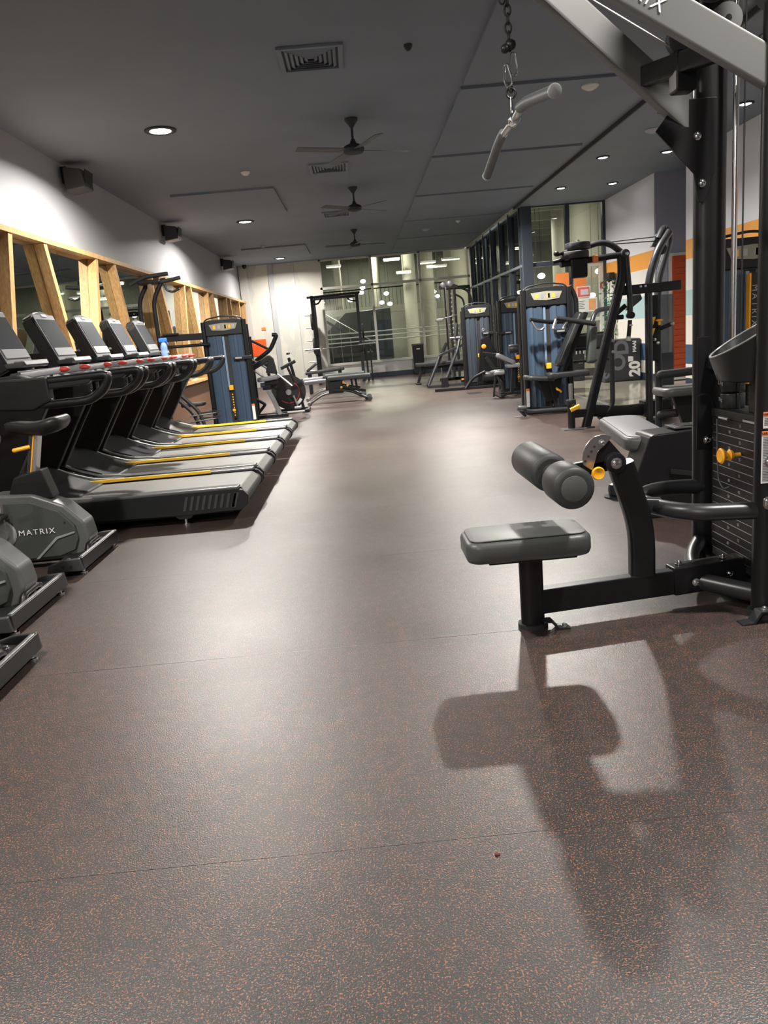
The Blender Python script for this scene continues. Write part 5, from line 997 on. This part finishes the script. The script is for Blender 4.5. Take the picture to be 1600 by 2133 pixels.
M().tube([(1.95, 18.6, 1.42), (2.4, 18.6, 1.50)], 0.016).o('bar', CHROME, t); M().b2(1.9, 2.06, 18.55, 18.65, 1.38, 1.45, 0.01).o('carriage', STEEL, t)
for k in range(16): M().bolt((2.34, 18.86, 0.5 + k * 0.1), (0, -1, 0), 0.016).o('locking_peg', LIP, t)
M().tube([(2.62 + 0.09 * math.cos(a * PI / 8), 18.8, 1.32 + 0.12 * math.sin(a * PI / 8)) for a in range(16)], 0.02, closed=True, seg=8).o('handle_ring', LIP, t)
M().b2(1.9, 2.95, 18.5, 18.6, 0, 0.06, 0.01).b2(2.25, 2.35, 18.5, 19.9, 0, 0.06, 0.01).b2(2.85, 2.95, 18.5, 19.9, 0, 0.06, 0.01).b2(2.27, 2.93, 19.77, 19.83, 2.14, 2.22, 0.01).o('base_frame', BLACK, t)
t = thing('flat_bench', 'black flat bench on splayed legs beneath the far window', 'bench', (1.9, 18.0, 0))
M().pad((1.95, 18.0, 0.44), (1.30, 0.30, 0.08), cr=0.03, e=0.012).o('bench_pad', VINYLB, t)
for x, s_ in ((1.45, -1), (2.45, 1)): M().bar((x, 18.0, 0.41), (x + s_ * 0.12, 18.0, 0.03), 0.06, 0.08, 0.01, up=(0, 1, 0)).o('leg', BLACK, t); M().b2(x + s_ * 0.12 - 0.06, x + s_ * 0.12 + 0.06, 17.82, 18.18, 0, 0.04, 0.01).o('foot', BLACK, t)
M().bar((1.45, 18.0, 0.36), (2.45, 18.0, 0.36), 0.06, 0.06, 0.008).o('bench_rail', BLACK, t)
t = thing('waste_bin', 'tall black bin standing under the far window', 'bin', (1.72, 22.5, 0))
M(True).prism([(-0.15, -0.15), (0.15, -0.15), (0.15, 0.15), (-0.15, 0.15)], 'xy', 0, 0.80, 0.02).o('bin_body', BLACK, t)
M(True).b2(-0.165, 0.165, -0.165, 0.165, 0.80, 0.86, 0.02).o('bin_lid', GREY, t); M(True).b2(-0.05, 0.05, -0.156, -0.148, 0.70, 0.73, 0.001).o('bin_label', WHITE, t)
# --- power rack with barbell
t = thing('power_rack', 'black power rack standing before the left pane of the far window', 'rack', (-0.5, 21.9, 0))
for x, y in ((-1.12, 21.5), (-1.12, 22.5), (0.10, 21.5), (0.10, 22.5)):
    M().b2(x - 0.04, x + 0.04, y - 0.04, y + 0.04, 0, 2.38, 0.006).o('upright', BLACKG if x > 0 else BLACK, t)
    if y < 22: 
        mm = M()
        for k in range(24): mm.cyl((x - (0.041 if x > 0 else -0.041), y, 0.4 + 0.08 * k), (x - (0.043 if x > 0 else -0.043), y, 0.4 + 0.08 * k), 0.014, 8)
        mm.o('peg_holes', RUBB, t, kind='stuff')
M().tube([(-1.25, 21.5, 2.34), (0.2, 21.5, 2.36)], 0.03).b2(-1.15, 0.13, 22.47, 22.53, 2.30, 2.37, 0.006).o('top_bar', BLACK, t)
for x in (-1.12, 0.1): M().b2(x - 0.03, x + 0.03, 21.5, 22.5, 2.30, 2.36, 0.005).b2(x - 0.03, x + 0.03, 21.5, 22.5, 0, 0.06, 0.005).o('side_rail', BLACK, t)
M().tube([(-1.08, 21.5, 2.15), (-0.95, 21.5, 2.16), (-0.85, 21.5, 2.30)], 0.022, 0.05).tube([(0.06, 21.5, 2.15), (-0.1, 21.5, 2.18), (-0.2, 21.5, 2.31)], 0.022, 0.05).o('pull_up_grip', BLACK, t)
M().b2(-1.17, -1.07, 21.36, 21.46, 0.80, 0.95, 0.01).o('bar_hook', BLACK, t); M().b2(0.05, 0.15, 21.36, 21.46, 0.82, 0.97, 0.01).o('bar_hook', BLACK, t)
for z in (1.9, 1.55, 1.2, 0.9, 0.6, 0.35): M().tube([(-1.15, 22.5, z), (-1.42, 22.5, z + 0.01)], 0.02).o('storage_peg', STEEL, t)
for z in (0.35, 0.75): M().tube([(0.13, 22.5, z), (0.42, 22.5, z)], 0.02).o('storage_peg', STEEL, t)
M().b2(0.20, 0.25, 21.45, 21.55, 0, 0.9, 0.005).b2(0.32, 0.36, 21.45, 21.55, 0.0, 0.8, 0.005).o('side_stand', BLACK, t)
for z in (1.72, 1.05): tag(M().lathe([(0.05, 0), (0.20, 0.0), (0.225, 0.012), (0.225, 0.045), (0.20, 0.055), (0.05, 0.055)], (-1.26, 22.5, z + 0.0), (1, 0, 0), 24).o('weight_plate_disc', RUBB), 'black weight disc hung on the left side of the far rack, ' + ('upper' if z > 1.5 else 'lower'), 'weight disc')
for z in (1.35, 0.9): tag(M().lathe([(0.05, 0), (0.18, 0.0), (0.2, 0.012), (0.2, 0.045), (0.18, 0.055), (0.05, 0.055)], (0.16, 22.3, z), (1, 0, 0), 24).o('weight_plate_disc', RUBB), 'black weight disc on the right side of the far rack, ' + ('upper' if z > 1.2 else 'lower'), 'weight disc')
t = thing('barbell', 'steel barbell lying across the far power rack', 'barbell', (-0.5, 21.38, 0.96))
M().tube([(-1.05, 21.4, 0.97), (0.05, 21.4, 0.99)], 0.014).o('bar', CHROME, t); M().tube([(-1.45, 21.4, 0.965), (-1.03, 21.4, 0.97)], 0.025).tube([(0.03, 21.4, 0.99), (0.48, 21.4, 1.0)], 0.025).o('sleeve', STEEL, t)
# --- adjustable benches
def bench(x, y, lb):
    t = thing('adjustable_bench', lb, 'bench', (x, y, 0), 0, 'adjustable benches at the end of the aisle')
    L = lambda: M(True)
    L().pad((0.30, 0, 0.47), (0.82, 0.28, 0.07), cr=0.03, e=0.015).o('back_pad', VINYL, t)
    L().pad((-0.35, 0, 0.43), (0.42, 0.28, 0.07), rot=(0, -0.03, 0), cr=0.05, e=0.015).o('seat_pad', VINYLL, t)
    L().prism([(-0.12, 0.18), (0.18, 0.18), (0.14, 0.42), (-0.08, 0.42)], 'xz', -0.05, 0.05, 0.02).o('pivot_block', SATIN, t)
    for sy in (-0.06, 0.06): L().tube([(0.0, sy, 0.25), (0.28, sy, 0.22), (0.58, sy, 0.07)], 0.025, 0.1, seg=10).o('rear_leg', BLACKG, t)
    L().tube([(0.0, 0, 0.22), (-0.25, 0, 0.18), (-0.48, 0, 0.04)], 0.03, 0.1, seg=12).tube([(-0.50, -0.2, 0.035), (-0.50, 0.2, 0.035)], 0.03).o('front_leg', STEEL, t)
    L().tube([(0.60, -0.25, 0.05), (0.60, 0.25, 0.05)], 0.03).o('rear_foot', BLACK, t)
    for sy in (-1, 1): L().cyl((0.66, sy * 0.24, 0.05), (0.66, sy * 0.20, 0.05), 0.05, 18, 0.006).o('wheel', GREY, t)
    L().bar((0.12, 0, 0.30), (0.60, 0, 0.18), 0.04, 0.05, 0.006).tube([(0.42, 0, 0.43), (0.44, 0, 0.2)], 0.02).o('ladder_strut', BLACK, t)
    for xx, zz in ((0.26, 0.32), (0.14, 0.29)): L().lathe([(0.008, 0), (0.008, 0.02), (0.022, 0.024), (0.022, 0.036), (0.01, 0.04)], (xx, -0.05, zz), (0, -1, 0), 14).o('adjust_knob', ORANGE, t)
    return t
bench(-0.52, 14.9, 'grey adjustable bench nearer the aisle, lying flat'); bench(-0.62, 16.0, 'grey adjustable bench just behind the nearer flat one'); 
M_ = thing('folded_bench', 'black bench roller end peeking behind the flat benches', 'bench', (-0.9, 18.0, 0))
M(True).pad((0.1, 0, 0.50), (0.9, 0.28, 0.07), rot=(0, -0.05, 0), cr=0.03).o('back_pad', VINYLB, M_); M(True).pad((-0.2, 0, 0.60), (0.28, 0.26, 0.06), rot=(0, -0.6, 0), cr=0.03).o('raised_end', VINYLB, M_); M(True).b2(-0.3, -0.22, -0.1, 0.1, 0, 0.48, 0.01).b2(0.4, 0.48, -0.1, 0.1, 0, 0.48, 0.01).o('leg', BLACK, M_)
# --- curl machine and flywheel bike behind the left tower
t = thing('arm_curl_machine', 'padded arm machine on slanted steel post right of the tall blue tower', 'gym machine', (-1.6, 12.9, 0))
M().bar((-1.55, 12.85, 0.52), (-1.38, 12.85, 0.05), 0.07, 0.08, 0.008, up=(0, 1, 0)).o('slant_post', STEEL, t)
M().b2(-1.62, -1.48, 12.80, 12.90, 0.48, 0.56, 0.01).o('post_head', BLACK, t)
M().pad((-1.52, 12.85, 0.66), (0.34, 0.26, 0.07), rot=(0, -0.08, 0), cr=0.06).o('seat', VINYLL, t); M().b2(-1.58, -1.36, 12.78, 12.92, 0.56, 0.63, 0.01).o('seat_carriage', BLACK, t)
M().bar((-1.95, 12.85, 0.04), (-1.25, 12.85, 0.04), 0.08, 0.06, 0.01).bar((-1.95, 13.2, 0.04), (-1.3, 13.2, 0.04), 0.06, 0.05, 0.01).o('base_rail', BLACK, t)
M().tube([(-1.88, 12.9, 0.42), (-1.62, 12.9, 0.24), (-1.80, 12.9, 0.05)], 0.025, 0.02).o('brace', BLACK, t)
M().bar((-1.90, 12.9, 0.78), (-1.45, 12.9, 1.0), 0.10, 0.09, 0.02).o('arm_rest', SATIN, t); M().prism([(-1.55, 0.75), (-1.36, 0.72), (-1.40, 0.98), (-1.46, 1.04)], 'xz', 12.85, 12.95, 0.02).o('cam_cover', SATIN, t)
M().tube([(-1.80, 13.1, 0.9), (-1.45, 13.1, 1.12), (-1.32, 13.1, 1.35), (-1.40, 13.1, 1.36)], 0.035, 0.08).o('curl_arm', BLACK, t)
M().tube([(-1.30, 12.95, 0.80), (-1.05, 12.95, 0.90)], 0.028).o('curl_grip', RUBB, t); M().tube([(-1.20, 12.95, 0.84), (-1.10, 12.95, 0.55)], 0.02).o('grip_stem', BLACK, t)
M().tube([(-1.78, 13.2, 0.05), (-1.78, 13.2, 1.36)], 0.022).tube([(-1.78, 13.2, 1.3), (-1.45, 13.2, 1.1)], 0.02).o('rear_frame', BLACK, t)
M().tube([(-1.92, 12.95, 1.10), (-1.35, 12.95, 0.70), (-1.15, 12.95, 0.50)], 0.018, seg=8).tube([(-1.92, 12.98, 0.95), (-1.5, 12.98, 0.6)], 0.018, seg=8).o('link_rod', STEEL, t)
t = thing('air_bike', 'spinning bike with large black and red flywheel beside the flat benches', 'exercise bike', (-1.3, 13.7, 0))
fw_ = M().lathe([(0.06, 0), (0.27, 0.0), (0.30, 0.012), (0.30, 0.045), (0.27, 0.057), (0.06, 0.057)], (-1.28, 13.62, 0.36), (0, 1, 0), 36).o('flywheel', RUBB, t)
M().tube([(-1.28 + 0.19 * math.cos(a * PI / 16), 13.615, 0.36 + 0.19 * math.sin(a * PI / 16)) for a in range(-12, 6)], 0.006, seg=8).o('red_rim', RED, fw_)
M().tube([(-1.28 + 0.245 * math.cos(a), 13.614, 0.36 + 0.245 * math.sin(a)) for a in (-1.0, -0.85, -0.7, -0.55)], 0.006, flat=(0.02, 0.05)).o('rim_mark', WHITE, fw_)
M().cyl((-1.28, 13.60, 0.36), (-1.28, 13.62, 0.36), 0.05, 18).o('hub', STEEL, fw_)
M().bar((-1.55, 13.7, 0.05), (-0.98, 13.7, 0.05), 0.06, 0.05, 0.01).b2(-1.60, -1.52, 13.45, 13.95, 0, 0.05, 0.01).b2(-1.02, -0.94, 13.45, 13.95, 0, 0.05, 0.01).o('base_frame', BLACK, t)
M().bar((-1.50, 13.7, 0.05), (-1.62, 13.7, 0.85), 0.05, 0.06, 0.01, up=(0, 1, 0)).bar((-1.05, 13.7, 0.05), (-1.22, 13.7, 0.95), 0.05, 0.06, 0.01, up=(0, 1, 0)).o('fork', BLACK, t)
M().pad((-1.66, 13.7, 0.88), (0.26, 0.18, 0.06), cr=0.07).o('saddle', VINYLB, t); M().tube([(-1.22, 13.5, 1.02), (-1.22, 13.9, 1.02)], 0.018).o('handlebar', RUBB, t)
M().tube([(-1.20, 13.55, 0.30), (-1.14, 13.55, 0.10)], 0.02).o('crank', STEEL, t); M().b2(-1.20, -1.08, 13.48, 13.56, 0.07, 0.11, 0.01).o('pedal', STEEL, t)
# ================================================================ PLYO BOXES, POSTERS, PLANT
def plyo(x0, x1, y0, y1, h, lb): 
    t = thing('plyo_box', lb, 'jump box', ((x0 + x1) / 2, (y0 + y1) / 2, 0)); M().b2(x0, x1, y0, y1, 0, h, 0.02).o('box_body', mat('plyo_black', (0.03, 0.032, 0.035), 0.55), t); return t
LG = mat('plyo_grey_print', (0.15, 0.155, 0.175), 0.6)
R90 = FACE_NY @ Matrix.Rotation(PI / 2, 3, 'Z')
t = plyo(4.42, 5.085, 13.95, 14.55, 0.74, 'black foam jump box printed 20 standing by the banded wall')
text('number_print', '20"', 0.27, (4.975, 13.943, 0.25), R90, WHITE, t, bold=0.012); text('maker_print', 'MAAI', 0.085, (4.97, 13.943, 0.60), R90, WHITE, t, bold=0.004)
text('letter_print', 'D', 0.36, (4.74, 13.943, 0.60), R90, LG, t, bold=0.014); text('letter_print', 'O', 0.36, (4.68, 13.943, 0.34), R90, LG, t, bold=0.014); text('letter_print', 'S', 0.26, (4.50, 13.943, 0.12), R90, LG, t, bold=0.01)
t = plyo(3.95, 4.34, 14.9, 15.4, 0.72, 'smaller black jump box with white letter behind the slanted leg')
text('letter_print', 'E', 0.24, (4.24, 14.893, 0.56), FACE_NY @ Matrix.Rotation(-PI / 2, 3, 'Z'), WHITE, t); M().b2(4.22, 4.30, 14.892, 14.898, 0.33, 0.39, 0.001).o('size_tag', WHITE, t)
M().b2(3.6, 4.3, 15.60, 15.66, 0.5, 0.53, 0.002).o('counter_edge', MULLW, wp)
def poster(x0, x1, z0, z1, m_, lb, y=15.84):
    t = thing('poster', lb, 'poster', ((x0 + x1) / 2, y, (z0 + z1) / 2)); M().b2(x0, x1, y - 0.004, y, z0, z1, 0.0005).o('sheet', m_, t); return t
PO = mat('poster_orange', (0.88, 0.27, 0.07), 0.5); PR = mat('poster_red', (0.75, 0.14, 0.12), 0.5)
t = poster(4.07, 4.34, 1.42, 2.08, PO, 'tall orange poster on the glass left of the door frame', 15.83); M().b2(4.10, 4.22, 15.822, 15.826, 1.76, 1.86, 0.0005).o('card', mat('pale_blue_card', (0.45, 0.55, 0.85), 0.5), t)
t = poster(4.44, 4.68, 1.55, 2.10, PO, 'orange poster hung inside the glass door', 15.84)
t = poster(4.48, 4.76, 1.57, 1.79, WHITE, 'small framed red notice on the glass door', 15.825); M().b2(4.50, 4.74, 15.818, 15.822, 1.59, 1.77, 0.0005).o('red_field', PR, t); M().b2(4.56, 4.72, 15.815, 15.819, 1.62, 1.73, 0.0005).o('text_field', mat('pink_paper', (0.75, 0.6, 0.68), 0.6), t)
t = poster(4.48, 4.89, 1.29, 1.56, WHITE, 'white notice with orange half, lowest on the glass door', 15.825); M().b2(4.72, 4.86, 15.818, 15.822, 1.32, 1.53, 0.0005).o('orange_field', mat('poster_pale_orange', (0.9, 0.42, 0.16), 0.5), t)
mm = M()
for k in range(5): mm.b2(4.52, 4.64 - 0.03 * (k % 2), 15.818, 15.822, 1.50 - 0.035 * k, 1.507 - 0.035 * k, 0)
mm.o('print_lines', GREY, t)
t = thing('call_point', 'small dark red call point on the pale door frame', 'call point', (5.0, 15.84, 1.78)); M().b2(4.965, 5.035, 15.80, 15.85, 1.72, 1.84, 0.005).o('case', mat('deep_red', (0.28, 0.03, 0.03), 0.4), t); M().b2(4.985, 5.015, 15.795, 15.80, 1.75, 1.80, 0.001).o('button', LIP, t)
t = thing('trailing_plant', 'green trailing plant hanging at the corner of the banded wall', 'plant', (5.0, 15.3, 2.0))
mm = M(); random.seed(3)
LEAF = mat('leaf_green', (0.05, 0.16, 0.035), 0.5)
for k in range(150):
    z = 1.9 - 1.25 * random.random() ** 1.2; x = 4.97 + random.uniform(-0.11, 0.11) * (1.2 - (1.9 - z) * 0.5); y = 15.3 + random.uniform(-0.1, 0.1); a = random.uniform(0, 6.28); s_ = random.uniform(0.025, 0.05)
    v = Vector((math.cos(a), math.sin(a), random.uniform(-0.8, 0.1))).normalized(); u = v.orthogonal().normalized(); c = Vector((x, y, z))
    mm._add([c, c + v * s_ + u * s_ * 0.5, c + v * s_ * 2, c + v * s_ - u * s_ * 0.5], [(0, 1, 2, 3)])
mm.o('foliage', LEAF, t, kind='stuff'); M().tube([(5.0, 15.3, 1.95), (4.95, 15.28, 1.4), (5.0, 15.3, 0.75)], 0.006, 0.2, seg=6).o('stem', LEAF, t)
M().cyl((5.0, 15.3, 1.86), (5.0, 15.3, 1.98), 0.08, 18, 0.01).b2(4.9, 5.1, 15.2, 15.4, 1.83, 1.86, 0.003).o('pot', SATIN, t)
tag(M().b2(1.95, 2.2, 14.1, 14.45, 0.0, 0.004, 0.001).o('floor_hatch', SATIN), 'small dark square hatch plate on the rubber floor before the leg machine', 'hatch')
tag(M().ell((0.215, 1.55, 0.002), (0.007, 0.006, 0.003)).o('floor_speck', mat('brown_crumb', (0.10, 0.02, 0.01), 0.7)), 'tiny dark red crumb lying alone on the foreground floor', 'crumb')
